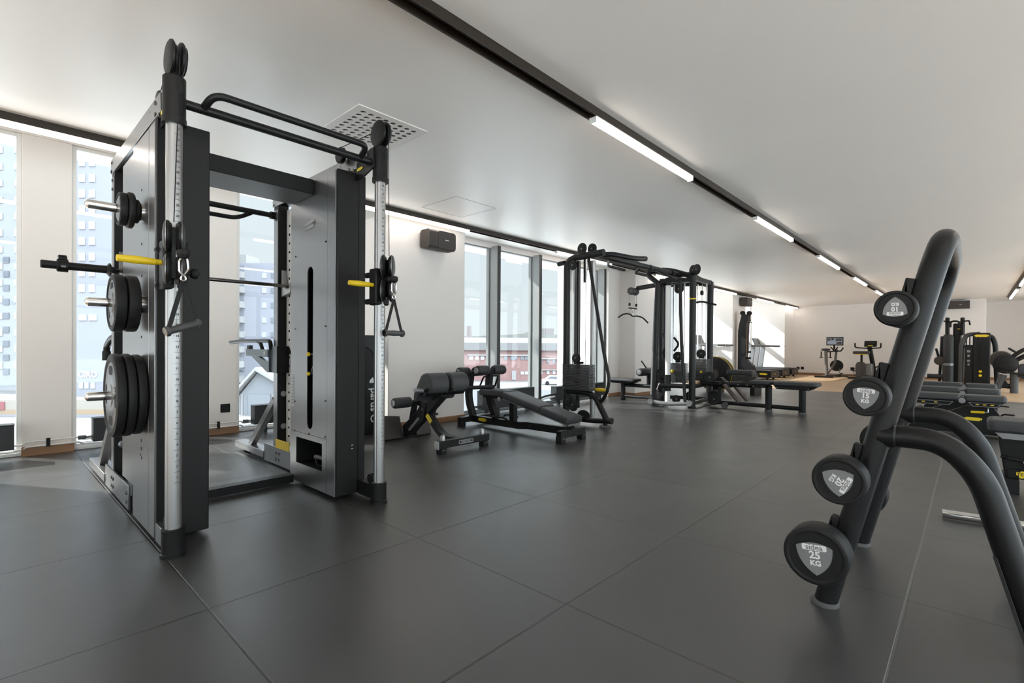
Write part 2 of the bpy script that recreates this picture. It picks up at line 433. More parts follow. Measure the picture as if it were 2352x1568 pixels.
for i, x in enumerate(mx):
    t_ = structure(G().box((x-.033, YG2-.17, 0), (x+.033, YG2+.06, 2.62)).out('trim_%d' % (i+1), 'mullion', bevel=.002))
    structure(G().box((x-.031, YG2-.176, 0), (x+.036, YG2-.168, 2.62)).out('shade_strip', 'mullion_shade', t_))  # dark sheet over each mullion front, its shade put into the colour

# ceiling details: access hatch hairline joints
hx, hy = 3.55, 4.15
g = G()
for a, b_ in (((hx, hy), (hx+.62, hy)), ((hx+.62, hy), (hx+.62, hy+.62)), ((hx+.62, hy+.62), (hx, hy+.62)), ((hx, hy+.62), (hx, hy))):
    g.bar((*a, CEIL-.0005), (*b_, CEIL-.0005), .002, .002)
structure(g.out('trim_9', 'plastic_grey'))

# ------------------------------------------------------------------ ceiling lamp tracks
def track(y, x0, x1, lamps, tlab, lname, lfmt, z=CEIL):
    t = thing('lamp_track', ((x0+x1)/2, y, z), tlab, 'lamp track')
    g = G().box((x0, y-.042, z-.058), (x1, y-.034, z)); g.box((x0, y+.034, z-.058), (x1, y+.042, z)); g.box((x0, y-.034, z-.004), (x1, y+.034, z-.001))
    g.out('channel', 'track_dark', t, bevel=.0015)
    G().box((x0, y+.042, z-.006), (x1, y+.085, z-.0005)).out('flange', 'track_flange', t)
    G().box((x0, y-.012, z-.03), (x1, y+.012, z-.012)).out('conductor_rail', 'track_dark', t)
    for i, (a, b_) in enumerate(lamps):
        l = thing('linear_lamp', ((a+b_)/2, y, z-.03), lfmt[i], 'ceiling lamp', lname)
        G().box((a, y-.026, z-.052), (b_, y+.026, z-.03)).out('housing', 'track_dark', l)
        P = [(-.026, 0), (.026, 0), (.026, -.022), (.018, -.036), (0, -.040), (-.018, -.036), (-.026, -.022)]
        G().prism(P, (a+.004, y, z-.0525), (0, 1, 0), (0, 0, 1), b_-a-.008).out('diffuser', 'lamp_glow', l)
        for xx in (a+.2, b_-.24): G().box((xx, y-.024, z-.031), (xx+.04, y+.024, z+.002)).out('mount', 'track_dark', l)
        for xx in (a, b_-.004): G().box((xx, y-.027, z-.093), (xx+.004, y+.027, z-.052)).out('end_cap', 'white_paint', l)
ordn = ['nearest', 'second', 'third', 'fourth', 'fifth', 'farthest']
track(1.93, XB+.4, 21.2, [(-4.0, -2.35), (-.6, 1.05), (2.88, 4.5), (6.38, 8.03), (9.73, 11.5), (13.2, 14.95), (16.6, 18.4)], 'long dark lamp track running down the middle of the ceiling',
      'lamps on the middle track', ['lit tube lamp on the middle track behind the viewpoint', 'lit tube lamp on the middle track above the viewpoint', 'largest lit tube lamp hanging from the middle ceiling track', 'second lit tube lamp along the middle ceiling track',
      'third lit tube lamp along the middle ceiling track', 'fourth lit tube lamp along the middle ceiling track', 'fifth lit tube lamp along the middle track, behind the highest barbell head'])
track(5.06, XB+.4, 22.05, [(-3.9, -2.25), (-.55, 1.15), (2.75, 4.55), (6.5, 8.2), (10.0, 11.7), (13.35, 15.05), (16.9, 18.75), (20.3, 22.0)], 'dark lamp track along the window side of the ceiling',
      'lamps on the window track', ['lit tube lamp on the window track behind the viewpoint', 'bright tube lamp above the windows at the left edge', 'lit tube lamp on the window track above the near wall speaker', 'lit tube lamp on the window track behind the cable column top',
      'lit tube lamp on the window track seen through the multi station top frame', 'lit tube lamp on the window track just beyond the multi station', 'lit tube lamp on the window track between the far speaker and its track end', 'farthest lit tube lamp at the end of the window track'])
track(-.87, XB+.4, 22.0, [(-2.6, -.95), (.8, 2.45), (4.2, 5.85), (7.6, 9.25), (11.0, 12.65), (15.2, 17.4), (18.4, 21.6)], 'dark lamp track over the right side of the room',
      'lamps on the right track', ['lit tube lamp on the right track behind the viewpoint', 'lit tube lamp on the right track beside the viewpoint', 'lit tube lamp on the right track over the near bench', 'lit tube lamp on the right track over the bench row', 'lit tube lamp on the right track past the bench row',
      'lit tube lamp at the right edge above the far machines', 'lit tube lamp on the right track nearest the far wall corner'])

# ------------------------------------------------------------------ ceiling diffuser with round holes
x0, y0, S = 1.745, 3.055, .585
t = thing('ceiling_diffuser', (x0+S/2, y0+S/2, CEIL), 'square white ceiling air diffuser with rows of round nozzles', 'air vent')
sq = lambda a: [(-a, -a), (a, -a), (a, a), (-a, a)]
o = (x0+S/2, y0+S/2, CEIL-.008)
G().ring(sq(S/2), sq(S/2-.03), o, (1, 0, 0), (0, 1, 0), .008).out('frame', 'vent_white', t, bevel=.002)
N = 8; st = (S-.10)/N; g = G(); n8 = 16
for i in range(N):
    for j in range(N):
        cx, cy = -S/2+.05+st*(i+.5), -S/2+.05+st*(j+.5); ou = []; inn = []
        for k in range(n8):
            a = 2*PI*k/n8+PI/4; c_, s_ = math.cos(a), math.sin(a); mm = max(abs(c_), abs(s_))
            ou.append((cx+st/2*c_/mm, cy+st/2*s_/mm)); inn.append((cx+.021*c_, cy+.021*s_))
        g.ring(ou, inn, (o[0], o[1], CEIL-.006), (1, 0, 0), (0, 1, 0), .004)
E_ = S/2-.05
g.ring(sq(S/2-.03), sq(E_), (o[0], o[1], CEIL-.006), (1, 0, 0), (0, 1, 0), .004)
g.out('nozzle_plate', 'vent_white', t)
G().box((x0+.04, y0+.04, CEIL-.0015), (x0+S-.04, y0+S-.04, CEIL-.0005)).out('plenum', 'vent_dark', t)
for i in range(N):
    for j in range(N):
        if j > 3 or i < 3:
            cx, cy = o[0]-S/2+.05+st*(i+.5), o[1]-S/2+.05+st*(j+.5)
            G().prism([(.018*math.cos(a*PI/8), .018*math.sin(a*PI/8)) for a in range(-3, 4)], (cx, cy, CEIL-.0045), (.7, .7, 0), (-.7, .7, 0), .001).out('vane', 'vent_white', t)

# ------------------------------------------------------------------ wall speakers
def speaker(cx, cy, cz, w, h, d, fx, lab, label_on=True):
    """fx: outward normal"""
    n = V(fx).normalized(); u = n.cross(V((0, 0, 1))) * -1; u.normalize()
    t = thing('wall_speaker', (cx, cy, cz), lab, 'speaker')
    c = V((cx, cy, cz))
    P = rr(h, d, .045, 6)
    G().prism(P, c-u*(w/2)+n*(d/2+.03), (0, 0, 1), n, w if V((0, 0, 1)).cross(n).dot(u) > 0 else -w).out('cabinet', 'speaker_brown', t, bevel=.006)
    G().prism(rr(w*.64, h*.93, .03, 5), c+n*(d+.0305)+u*(w*.14), u if u.cross(V((0, 0, 1))).dot(n) > 0 else -u, (0, 0, 1), .004).out('grille', 'speaker_brown', t)
    uu = u if u.cross(V((0, 0, 1))).dot(n) > 0 else -u
    G().prism([(-.03, -.006), (.03, -.006), (.03, .006), (-.03, .006)], c+n*(d+.035)+u*(w*.14), uu, (0, 0, 1), .002).out('emblem', 'white_ink', t)
    G().bar(c, c+n*.05, .10, .10).out('bracket', 'black_matte', t)
    return t
speaker(4.10, 5.28, 2.42, .44, .24, .20, (0, -1, 0), 'dark wall speaker high on the pier beside the near lamp')
speaker(15.95, 5.2, 2.44, .44, .26, .22, (0, -1, 0), 'small dark wall speaker on the far pier above the treadmills')
speaker(22.1, .36, 2.50, .62, .26, .22, (-1, 0, 0), 'dark flat wall speaker on the far wall above the machines')

# ------------------------------------------------------------------ wall sockets
def socket(c, n, lab, s=.085, grp=None):
    n = V(n); u = V((0, 0, 1)).cross(n).normalized(); t = thing('wall_socket', c, lab, 'socket', grp); c = V(c)
    G().prism(rr(s, s, .006), c, u, (0, 0, 1), .008).out('plate', 'black_matte', t)
    G().ring(rr(s*.72, s*.72, .01), rr(s*.5, s*.5, .015), c+n*.0082, u, (0, 0, 1), .003).out('insert', 'black_coat', t)
    g = G()
    for q in (-.01, .01): g.cyl(c+u*q+n*.0085, c+u*q+n*.0095, .003, 8)
    g.out('pin_hole', 'grey_ink', t)
socket((1.95, 6.40, .296), (0, -1, 0), 'black double socket low on the narrow pier behind the rack', .10)
p1, p2, p3 = aX(1928, 846, 22.1), aX(1843, 845, 22.1), aX(1833, 845, 22.1)
socket((22.1, p3.y, p3.z), (-1, 0, 0), 'left black wall socket of the pair right of the treadmills', .11)
socket((22.1, p2.y, p2.z), (-1, 0, 0), 'right black wall socket of the pair right of the treadmills', .11)
p1 = aX(1958, 847, 22.1)
socket((22.1, p1.y, p1.z), (-1, 0, 0), 'black wall socket between the two exercise bikes', .12)

# ------------------------------------------------------------------ radiators and pipes along the glass
def radiator(x0, x1, y, lab, z0=.10, z1=.325, d=.13, valve=True, cat='radiator'):
    t = thing('convector_radiator', ((x0+x1)/2, y+d/2, 0), lab, cat, 'low convector radiators by the glass')
    G().box((x0, y, z0), (x1, y+d, z1-.006)).out('casing', 'radiator_black', t, bevel=.004)
    G().box((x0-.004, y-.004, z1-.006), (x1+.004, y+d+.004, z1)).out('top_grille', 'radiator_black', t, bevel=.002)
    for xx in (x0+.12, x1-.14): G().box((xx, y+.03, 0), (xx+.035, y+.09, z0)).out('leg', 'radiator_black', t)
    if valve:
        v = G().cyl((x0-.055, y+.06, z0+.045), (x0, y+.06, z0+.045), .010).out('valve_body', 'steel_dark', t)
        G().lathe((x0-.045, y+.06, z0+.045), (-1, 0, 0), [(0, .014), (.01, .018), (.055, .020), (.06, .016)]).out('valve_head', 'rubber_grey', v)
radiator(-.85, .20, 6.16, 'black low radiator at the left edge, before the corner window')
radiator(.735, 1.66, 6.16, 'black low radiator mostly hidden behind the plate loaded rack side')
radiator(2.19, 3.0, 6.16, 'black low radiator on legs seen through the rack')
radiator(5.15, 6.35, 5.38, 'long black low radiator behind the decline bench', .08, .36)
radiator(6.95, 8.55, 5.38, 'black low radiator behind the cable column', .08, .33)
t = thing('heating_pipes', (0, 6.25, .1), 'thin white pair of heating pipes low along the left windows', 'pipes')
for i, (zz, dy) in enumerate(((.135, 0), (.09, 0))):
    for (xa, xb) in ((-1.6, .2), (.20, .75), (1.62, 2.2)):
        yy = 6.30 if xa > 0 else 6.36
        G().tube([(xa, 6.37, zz-.03), (xa+.06, 6.37, zz-.03), (xa+.085, 6.33, zz), (xb-.10, 6.33, zz), (xb-.07, 6.37, zz-.03), (xb+.02, 6.37, zz-.03)] if xa > 0 else [(xa, yy, zz-.04), (xb, yy, zz-.04)], .0075, 10, bend=.02).out('pipe', 'white_paint', t)
for xx in (.43, 1.86): G().box((xx-.014, 6.318, .075), (xx+.014, 6.345, .155)).out('pipe_clip', 'black_matte', t, bevel=.002)
G().bar((-2, 6.39, .03), (3.1, 6.39, .03), .012, .012).out('sill_rail', 'white_paint', t)
t2 = thing('heating_pipe', (6.6, 5.5, .1), 'dark bent heating pipe between the two window radiators', 'pipes')
G().tube([(6.35, 5.45, .13), (6.5, 5.45, .13), (6.65, 5.40, .18), (6.95, 5.40, .2)], .018, 10, bend=.05).out('pipe', 'radiator_black', t2)
G().tube([(6.35, 5.47, .09), (6.55, 5.47, .09), (6.7, 5.42, .14), (6.95, 5.42, .15)], .012, 10, bend=.05).out('pipe', 'white_paint', t2)
# ================================================================== CABLE RACK (left foreground)
R = thing('cable_rack', (1.215, 3.6, 0), 'tall black power rack with two cable towers and pull up bars', 'power rack')
XL, XR = .61, 1.82
TY0, TY1, TZ = 3.10, 3.78, 2.215
# --- left tower
G().box((.634, TY0+.02, .03), (.858, TY1, TZ-.01)).out('tower_core', 'black_matte', R)
G().box((.66, TY0-.012, .02), (.862, TY0+.02, TZ)).out('shaded_front', 'shade_black', R, bevel=.006)  # tower front blackened, the dark reflection put into its colour
def bolt(par, p, d, r=.008):
    G().lathe(p, d, [(0, r), (.004, r), (.006, r*.5)], 8).out('bolt', 'steel_dark', par)
def plate(name, x, ya, yb, za, zb, par=R, m='panel_metal'): return G().box((x-.006, ya, za), (x+.006, yb, zb)).out(name, m, par, bevel=.002)
sp = plate('side_panel', XL+.008, 3.235, 3.625, .03, TZ-.02)
g = G()
for y, z, h in ((3.40, .62, .025), (3.40, .50, .018), (3.40, .455, .018), (3.41, .42, .012), (3.39, .405, .012), (3.40, 1.82, .012), (3.40, 1.90, .012), (3.40, 1.30, .012), (3.40, 1.42, .012), (3.40, 1.60, .012), (3.40, 1.08, .012)):
    g.box((XL+.0005, y-.006, z-h/2), (XL+.0025, y+.006, z+h/2))
g.out('slot', 'black_matte', sp)
plate('corner_strip', XL+.008, TY0+.0, 3.228, .03, TZ-.02)
G().box((XL+.012, TY0-.012, .02), (.66, TY0+.02, TZ)).out('edge_trim', 'black_matte', R)
plate('rear_side_panel', XL+.026, 3.63, 4.06, .18, TZ-.02)
# --- right tower: the inner panel has a long slot and a tray opening
xi = 1.605; sy0, sy1 = 3.415, 3.505; sz0, sz1 = .44, 1.60; ym = (sy0+sy1)/2; rs = (sy1-sy0)/2
ty0, ty1, tz0, tz1 = 3.27, 3.68, .17, .36
g = G(); n = 12
o, u, v = (xi-.004, 0, 0), (0, 1, 0), (0, 0, 1)
YA, YB2 = 3.205, TY1
top = [(sy1, sz1-rs), (YB2, sz1-rs), (YB2, TZ-.015), (YA, TZ-.015), (YA, sz1-rs), (sy0, sz1-rs)] + [(ym-rs*math.cos(PI*k/n), sz1-rs+rs*math.sin(PI*k/n)) for k in range(1, n)]
bot = [(sy0, sz0+rs), (YA, sz0+rs), (YA, sz0-.04), (YB2, sz0-.04), (YB2, sz0+rs), (sy1, sz0+rs)] + [(ym+rs*math.cos(PI*k/n), sz0+rs-rs*math.sin(PI*k/n)) for k in range(1, n)]
for P in (top, bot): g.prism(P, o, u, v, .008)
g.box((xi-.004, YA, sz0+rs), (xi+.004, sy0, sz1-rs)); g.box((xi-.004, sy1, sz0+rs), (xi+.004, YB2, sz1-rs))
ip = g.out('inner_panel', 'panel_metal', R)
g = G().box((xi-.005, YA, .03), (xi+.003, ty0, sz0-.042)); g.box((xi-.005, ty1, .03), (xi+.003, YB2, sz0-.042))
g.box((xi-.005, ty0, .03), (xi+.003, ty1, tz0)); g.box((xi-.005, ty0, tz1), (xi+.003, ty1, sz0-.042))
g.out('tray_panel', 'panel_metal', R)
G().box((xi-.005, TY0-.004, .03), (xi+.003, YA-.004, TZ-.01)).out('corner_strip', 'panel_metal', R)
g = G().box((xi+.003, ty0-.01, tz0-.01), (XR-.02, ty1+.01, tz0)); g.box((XR-.03, ty0-.01, tz0), (XR-.02, ty1+.01, tz1+.02)); g.box((xi+.003, ty0-.01, tz1), (XR-.02, ty1+.01, tz1+.012))
g.box((xi+.003, ty0-.012, tz0), (XR-.02, ty0-.002, tz1)); g.box((xi+.003, ty1+.002, tz0), (XR-.02, ty1+.012, tz1))
g.out('storage_tray', 'black_matte', R)
g = G().box((xi+.006, TY0, sz0-.03), (XR-.01, TY0+.03, TZ-.02)); g.box((xi+.006, TY1-.02, .03), (XR-.01, TY1, TZ-.02)); g.box((XR-.014, TY0+.03, .03), (XR-.008, TY1-.02, TZ-.02))
g.box((xi+.006, TY0+.03, TZ-.04), (XR-.014, TY1-.02, TZ-.02)); g.out('tower_core', 'black_matte', R)
G().box((xi+.003, TY0-.018, .03), (1.765, TY0+.0, TZ)).out('shaded_front', 'shade_black', R, bevel=.006)
G().box((1.767, TY0-.012, .03), (XR, TY0+.02, TZ-.008)).out('edge_trim', 'shade_black', R, bevel=.004)
for z in (.335, .36): bolt(R, (1.72, TY0-.018, z), (0, -1, 0))
for z in (.44, .415): bolt(R, (.72, TY0-.012, z), (0, -1, 0))
for y, z in ((3.70, 1.70), (3.225, 1.745), (3.70, 1.16), (3.225, 1.17), (3.70, .62), (3.225, .66), (3.70, .40), (3.225, .415), (3.47, .405), (3.70, .06), (3.225, .07)): bolt(ip, (xi-.005, y, z), (-1, 0, 0), .006)
# selector stack behind the slot
st = G().box((xi+.03, sy0-.10, .12+.28), (XR-.04, sy1+.10, .98)).out('weight_stack', 'black_coat', R)
g = G()
for k in range(22): g.cyl((xi+.0305, ym-.012, .46+.0185*k), (xi+.0285, ym-.012, .46+.0185*k), .004, 8)
g.out('pin_hole', 'silver_plastic', st)
for z, r in ((.975, .016), (.835, .014)):
    k_ = G().cyl((xi+.028, ym+.01, z), (xi-.004, ym+.01, z), .006).out('selector_pin', 'alu', R)
    G().lathe((xi-.002, ym+.01, z), (-1, 0, 0), [(0, r*.8), (.004, r), (.014, r), (.018, r*.7)]).out('pin_knob', 'yellow', k_)
G().tube([(xi+.02, ym-.02, .92), (xi+.01, ym-.01, .88), (xi+.006, ym+.005, .845)], .0025, 6).out('pin_cord', 'silver_plastic', R)
pl_ = (xi-.006, 3.52, 1.86)
b = G().prism([(x*.16, y*.062) for x, y in BADGE], (pl_[0], 3.47, 1.895), (0, -1, .12), (0, .12, 1), .004).out('badge', 'alu', R)
G().text('TECHNOGYM', .024, (pl_[0]-.005, 3.47, 1.895), (0, -1, .12), (0, .12, 1), bold=.0004).out('lettering', 'grey_ink', b, flat=True)
G().prism(rr(.042, .24, .004), (xi-.0045, 3.76-.02, .70), (0, -1, 0), (0, 0, 1), .001).out('instruction_sticker', 'label_white', R)
g = G()
for k in range(9): g.box((xi-.0062, 3.724, .60+.023*k), (xi-.0056, 3.756, .612+.023*k))
g.out('sticker_print', 'silver_plastic', R)
# --- beams joining the towers
G().box((.862, 3.40, 2.10), (xi-.006, 3.76, 2.205)).out('cross_beam', 'shade_black', R, bevel=.004)
G().box((.862, 3.715, .012), (xi-.006, 3.80, .068)).out('floor_beam', 'black_coat', R, bevel=.003)
# --- rear uprights, side plates, base beams
for i, (a, b_, xo) in enumerate(((.63, .715, .612), (1.735, 1.82, 1.735))):
    up = G().box((a, 4.35, .02), (b_, 4.445, 2.24)).out('upright', 'shade_black', R, bevel=.003)
    G().box((a-.003, 4.36, .1), (a, 4.44, 2.2)).out('upright_lit_face', 'panel_metal', up)  # window side in brighter metal, its light put into the material
    for z in (.34, .62): G().lathe((a+.045, 4.35, z), (0, -1, 0), [(0, .024), (.006, .024), (.008, .012)], 16).out('end_cap', 'alu', up)
    G().box((a+.01, 4.445, .15), (a+.075, 4.47, 2.0)).out('guide_rail', 'alu', up, bevel=.002)
    for z in (.45, .95, 1.45, 1.85): bolt(up, (a+.02, 4.47, z), (0, 1, 0), .012)
    G().box((a-.012, 3.80, .015), (a+.0, 4.62, .165)).out('base_plate', 'panel_metal', R, bevel=.002)
    G().box((a, 3.80, .015), (b_, 4.60, .10)).out('base_beam', 'black_coat', R)
    for y in (3.84, 4.30, 4.36):
        for z in (.06, .115): bolt(R, (a-.013, y, z), (-1, 0, 0), .012)
    bf = G().box((a-.02, 4.62, .035), (b_+.0, 5.34, .095)).out('rear_foot', 'panel_metal', R, bevel=.003)
    G().cyl((a+.03, 5.15, 0), (a+.03, 5.15, .036), .03).out('foot_pad', 'rubber_black', bf)
    G().bar((a+.025, 5.02, .09), (a+.025, 4.46, .56), .05, .06, (0, 1, 0)).out('brace', 'panel_metal', R)
    G().box((a-.004, 3.06, 2.235), (a+.012, 4.47, 2.335)).out('top_plate', 'panel_metal', R, bevel=.002)
    G().box((a+.012, 3.14, 2.235), (b_, 4.45, 2.30)).out('top_beam', 'black_coat', R)
    for y, z in ((4.42, 2.31), (4.44, 2.25), (3.16, 2.31), (3.16, 2.25), (4.4, 2.12), (4.4, 2.18)): bolt(R, (a-.005, y, z), (-1, 0, 0), .012)
    for y in (3.90,): G().box((a+.01, y-.03, .165), (a+.03, y+.03, .19)).out('latch', 'alu', R)
hp = G().box((1.80, 3.80, .18), (1.812, 4.34, 2.2)).out('hole_plate', 'white_paint', R)  # inner panel catching window light, that light put in as white
g = G()
for k in range(25): g.box((1.797, 4.27, .25+.075*k), (1.80, 4.292, .267+.075*k))
g.out('height_mark', 'black_matte', hp)
lv = G().box((1.722, 4.10, .16), (1.73, 4.36, .235)).out('lever', 'yellow', R, bevel=.002)
G().box((1.722, 4.36, .16), (1.80, 4.368, .235)).out('lever_flange', 'yellow', lv)
G().cyl((.74, 4.30, .34), (.74, 4.30, .52), .012).out('gas_strut', 'yellow', R)
G().cyl((.74, 4.30, .24), (.74, 4.30, .34), .006).out('strut_rod', 'alu', R)
# rear pull-up bar with lower grip
pb = G().tube([(.72, 4.44, 2.16), (1.73, 4.44, 2.16)], .022).out('rear_pull_up_bar', 'tube_black', R)
G().tube([(.86, 4.44, 2.15), (.94, 4.52, 2.10), (1.46, 4.52, 2.10), (1.55, 4.44, 2.15)], .018, bend=.07).out('grip_loop', 'tube_black', pb)
for x in (.70, 1.70): G().cyl((x, 4.44, 2.16), (x+.035, 4.44, 2.16), .032).out('bar_socket', 'black_coat', pb)
# --- front pull-up bar with grip loop
pb = G().tube([(.68, 2.90, 2.245), (1.77, 2.90, 2.245)], .0235).out('front_pull_up_bar', 'tube_black', R)
G().tube([(.775, 2.90, 2.245), (.80, 2.80, 2.30), (1.66, 2.80, 2.30), (1.665, 2.90, 2.245)], .019, bend=.085).out('grip_loop', 'tube_black', pb)
# --- cable poles
for i, x in enumerate((.645, 1.797)):
    y = 2.87; sg = -1 if i == 0 else 1
    P = []
    for k in range(40):
        a = 2*PI*k/40; r = .0355
        if k in (22, 23, 14, 15): r = .030
        P.append((r*math.cos(a), r*math.sin(a)))
    pole = G().prism(P, (x, y, .13), (1, 0, 0), (0, 1, 0), 2.02).out('cable_pole', 'alu', R)
    # height scale facing the user
    nrm = V((.20, -1, 0)).normalized() if i == 0 else V((.02, -1, 0)).normalized(); u = V((0, 0, 1)).cross(nrm)*-1
    u = nrm.cross(V((0, 0, 1)))*-1
    c0 = V((x, y, 0))+nrm*.0362; g = G()
    for k in range(34):
        z = .335+.0530*(k+1)-.0265+.03
        g.text(str(k+1), .0150, c0+V((0, 0, z)), u, (0, 0, 1), bold=.0003)
        g.prism([(-.012, -.0007), (.012, -.0007), (.012, .0007), (-.012, .0007)], c0+V((0, 0, z-.0265)), u, (0, 0, 1), .0006)
    g.out('height_scale', 'ink', pole, flat=True)
    sl = G().lathe((x, y, 2.115), (0, 0, 1), [(0, .052), (.028, .052), (.03, .049), (.225, .049), (.235, .04)]).out('top_sleeve', 'black_coat', R)
    G().prism(rr(.026, .05, .012), V((x, y, 2.285))+V((.25, -1, 0)).normalized()*.0485, V((1, .25, 0)).normalized(), (0, 0, 1), .002).out('plug', 'rubber_black', sl)
    bs = G().lathe((x, y, 0), (0, 0, 1), [(0, .056), (.018, .056), (.022, .050), (.12, .050), (.135, .051), (.138, .040)]).out('pole_base', 'black_coat', R)
    G().box((x-.03, y, .022), (x+.03, TY0-.012, .115)).out('base_arm', 'panel_metal' if i == 0 else 'black_coat', R, bevel=.003)
    G().lathe((x, y+.09, .145), (1, 0, 0), [(-.016, .03), (-.008, .032), (-.004, .022), (.004, .022), (.008, .032), (.016, .03)]).out('base_pulley', 'rubber_black', R)
    # top double pulley
    for nm, xa in (('pulley', x-.030), ('pulley', x+.012)):
        G().lathe((xa, y, 2.435), (1, 0, 0), [(0, .02), (.0, .072), (.006, .084), (.014, .086), (.02, .080), (.024, .068), (.030, .068)]).out(nm, 'black_coat', sl)
    G().box((x-.02, y-.012, 2.345), (x+.02, y+.012, 2.40)).out('pulley_fork', 'black_coat', sl)
    # bracket to the tower with return pulley
    bk = G().prism([(2.86, 2.20), (3.00, 2.16), (3.30, 2.16), (3.34, 2.30), (3.28, 2.34), (3.06, 2.27), (2.90, 2.33), (2.86, 2.33)], (x-.012 if i == 0 else x-.06, 0, 0), (0, 1, 0), (0, 0, 1), .01).out('tower_bracket', 'black_coat', R)
    xb_ = x-.014 if i == 0 else x-.062
    for yy, zz in ((2.93, 2.30), (2.93, 2.24), (3.10, 2.235), (3.28, 2.30), (3.27, 2.19)): bolt(bk, (xb_, yy, zz), (-1, 0, 0), .011)
    badge(bk, (xb_-.001, 3.02, 2.225), (0, -1, .1), (0, .1, 1), .075, text=False)
    xr_ = x if i == 0 else x-.12; yr_ = 3.22 if i == 0 else 3.20
    G().lathe((xr_, yr_, 2.35), (1, 0, 0), [(0, .02), (0, .05), (.006, .056), (.014, .05), (.016, .04), (.022, .04), (.026, .056), (.032, .05)]).out('return_pulley', 'black_coat', bk)
    G().tube([(x, y+.07, 2.47), (xr_+.016, yr_, 2.405)], .0025, 6).out('cable', 'rubber_black', bk)
    # sliding trolley
    tz = 1.42
    tr = G().box((x-.052, y-.035, tz-.115), (x+.052, y+.05, tz+.125)).out('trolley', 'black_coat', R, bevel=.01)
    for zz in (tz-.09, tz+.085):
        for q in (-.047, .047): G().cyl((x+q, y+.05, zz), (x+q, y+.085, zz), .018, 14).out('trolley_roller', 'rubber_black', tr)
    av = V((.974, -.225, 0)) if i == 0 else V((.75, -.66, 0)); fv = V((av.y, -av.x, 0)) if i == 0 else V((.06, -1, 0)).normalized()
    for zz in (tz+.135, tz-.025):
        pc_ = V((x, y, zz))+fv*.085
        for s_ in (-1, 1):
            po = G().lathe(pc_+av*(s_*.008), av*s_, [(0, .058), (.006, .064), (.012, .072), (.020, .073), (.025, .068)], 28).out('pulley', 'black_coat', tr)
            G().lathe(pc_+av*(s_*.033), av*s_, [(0, .069), (.004, .066), (.010, .045), (.013, .02), (.013, 0)], 28).out('pulley_cover', 'plastic_grey', tr)
            G().lathe(pc_+av*(s_*.0305), av*s_, [(0, .0685), (.0, .0725), (.003, .0715), (.003, .0685)], 28).out('pulley_rim', 'alu', tr)
    G().bar(V((x, y, tz+.055))+fv*.04, V((x, y, tz+.055))+fv*.10, .016, .24).out('pulley_fork', 'black_coat', tr)
    G().tube([(x+.004, y-.088, 2.46), V((x, y, tz+.20))+fv*.10], .0025, 6).out('cable', 'rubber_black', tr)
    hd = G().lathe((x-.052, y+.0, tz+.015), (-1, -.02, .0), [(0, .013), (.02, .013), (.022, .015), (.10, .019), (.17, .0155), (.172, .012)]).out('release_handle', 'yellow', tr)
    G().lathe((x+.05, y, tz-.025), (1, 0, 0), [(0, .010), (.018, .010), (.022, .02), (.035, .0265), (.05, .0245), (.058, .012), (.06, 0)]).out('lock_knob', 'rubber_black', tr)
    G().lathe((x, y-.165, tz+.04), (0, 0, -1), [(-.025, .008), (-.02, .024), (.0, .027), (.014, .02), (.02, .008)]).out('cable_stopper', 'rubber_black', tr)
# storage pegs on the left side
for z, L in ((1.775, .245), (1.262, .245), (.762, .245)):
    pr_ = .0245 if z < 2 else .02
    pg = G().lathe((XL+.002, 3.40, z), (-1, 0, 0), [(0, .05), (.008, .05), (.010, pr_), (L-.014, pr_), (L-.004, pr_*.7), (L, pr_*.35)]).out('storage_peg', 'chrome', R)
# spotter arm and dip handle on the right rear upright
sa = thing('dip_attachment', (1.72, 4.5, 1.0), 'blue grey dip bar bracket with black handles on the right rack upright', 'rack attachment')
G().box((1.715, 4.30, .80), (1.735, 4.46, 1.03)).out('clamp_plate', 'blue_grey', sa, bevel=.003)
G().box((1.70, 4.285, .80), (1.83, 4.30, 1.03)).out('clamp_back', 'black_coat', sa, bevel=.003)
G().lathe((1.79, 4.285, .98), (0, -1, 0), [(0, .01), (.01, .018), (.035, .018), (.04, .012)], 16).out('pin_knob', 'black_coat', sa)
ar = G().box((1.69, 4.46, .935), (1.74, 4.98, 1.00)).out('arm', 'blue_grey', sa, bevel=.004)
G().prism([(4.46, .935), (4.46, .805), (4.50, .80), (4.86, .935), (4.70, .935), (4.475, .885), (4.475, .935)], (1.70, 0, 0), (0, 1, 0), (0, 0, 1), .03).out('gusset', 'blue_grey', sa)
G().box((1.70, 4.93, 1.0), (1.735, 4.98, 1.035)).out('stop', 'black_coat', sa)
g = G().prism(rr(.026, .026, .003), (1.689, 4.53, .967), (0, -1, 0), (0, 0, 1), .001).out('sticker', 'label_white', sa)
G().tube([(1.715, 4.45, 1.0), (1.715, 4.47, 1.075), (1.71, 5.16, 1.075), (1.70, 5.42, 1.062)], .018, bend=.07).out('dip_handle', 'tube_black', sa)
G().tube([(1.715, 4.64, 1.0), (1.71, 4.68, 1.06), (1.71, 4.74, 1.07)], .016, bend=.03).out('handle_stay', 'tube_black', sa)
# hooked grips on the left rear upright
hk = thing('rope_hook_grip', (.66, 4.5, 1.0), 'pair of black curved grips on the left rear rack upright', 'rack attachment')
for q in (0, .06):
    gt = G().tube([(.66+q, 4.44, 1.09), (.655+q, 4.62, 1.09), (.65+q, 4.80-q, 1.02), (.65+q, 4.81-q, .94)], .022, bend=.10).out('grip', 'tube_black', hk)
    G().cyl((.65+q, 4.81-q, .985), (.65+q, 4.81-q, .915), .027).out('grip_sleeve', 'rubber_black', gt)
G().prism([(4.445, 1.0), (4.70, .95), (4.445, .72)], (.655, 0, 0), (0, 1, 0), (0, 0, 1), .03).out('bracket', 'black_coat', hk)

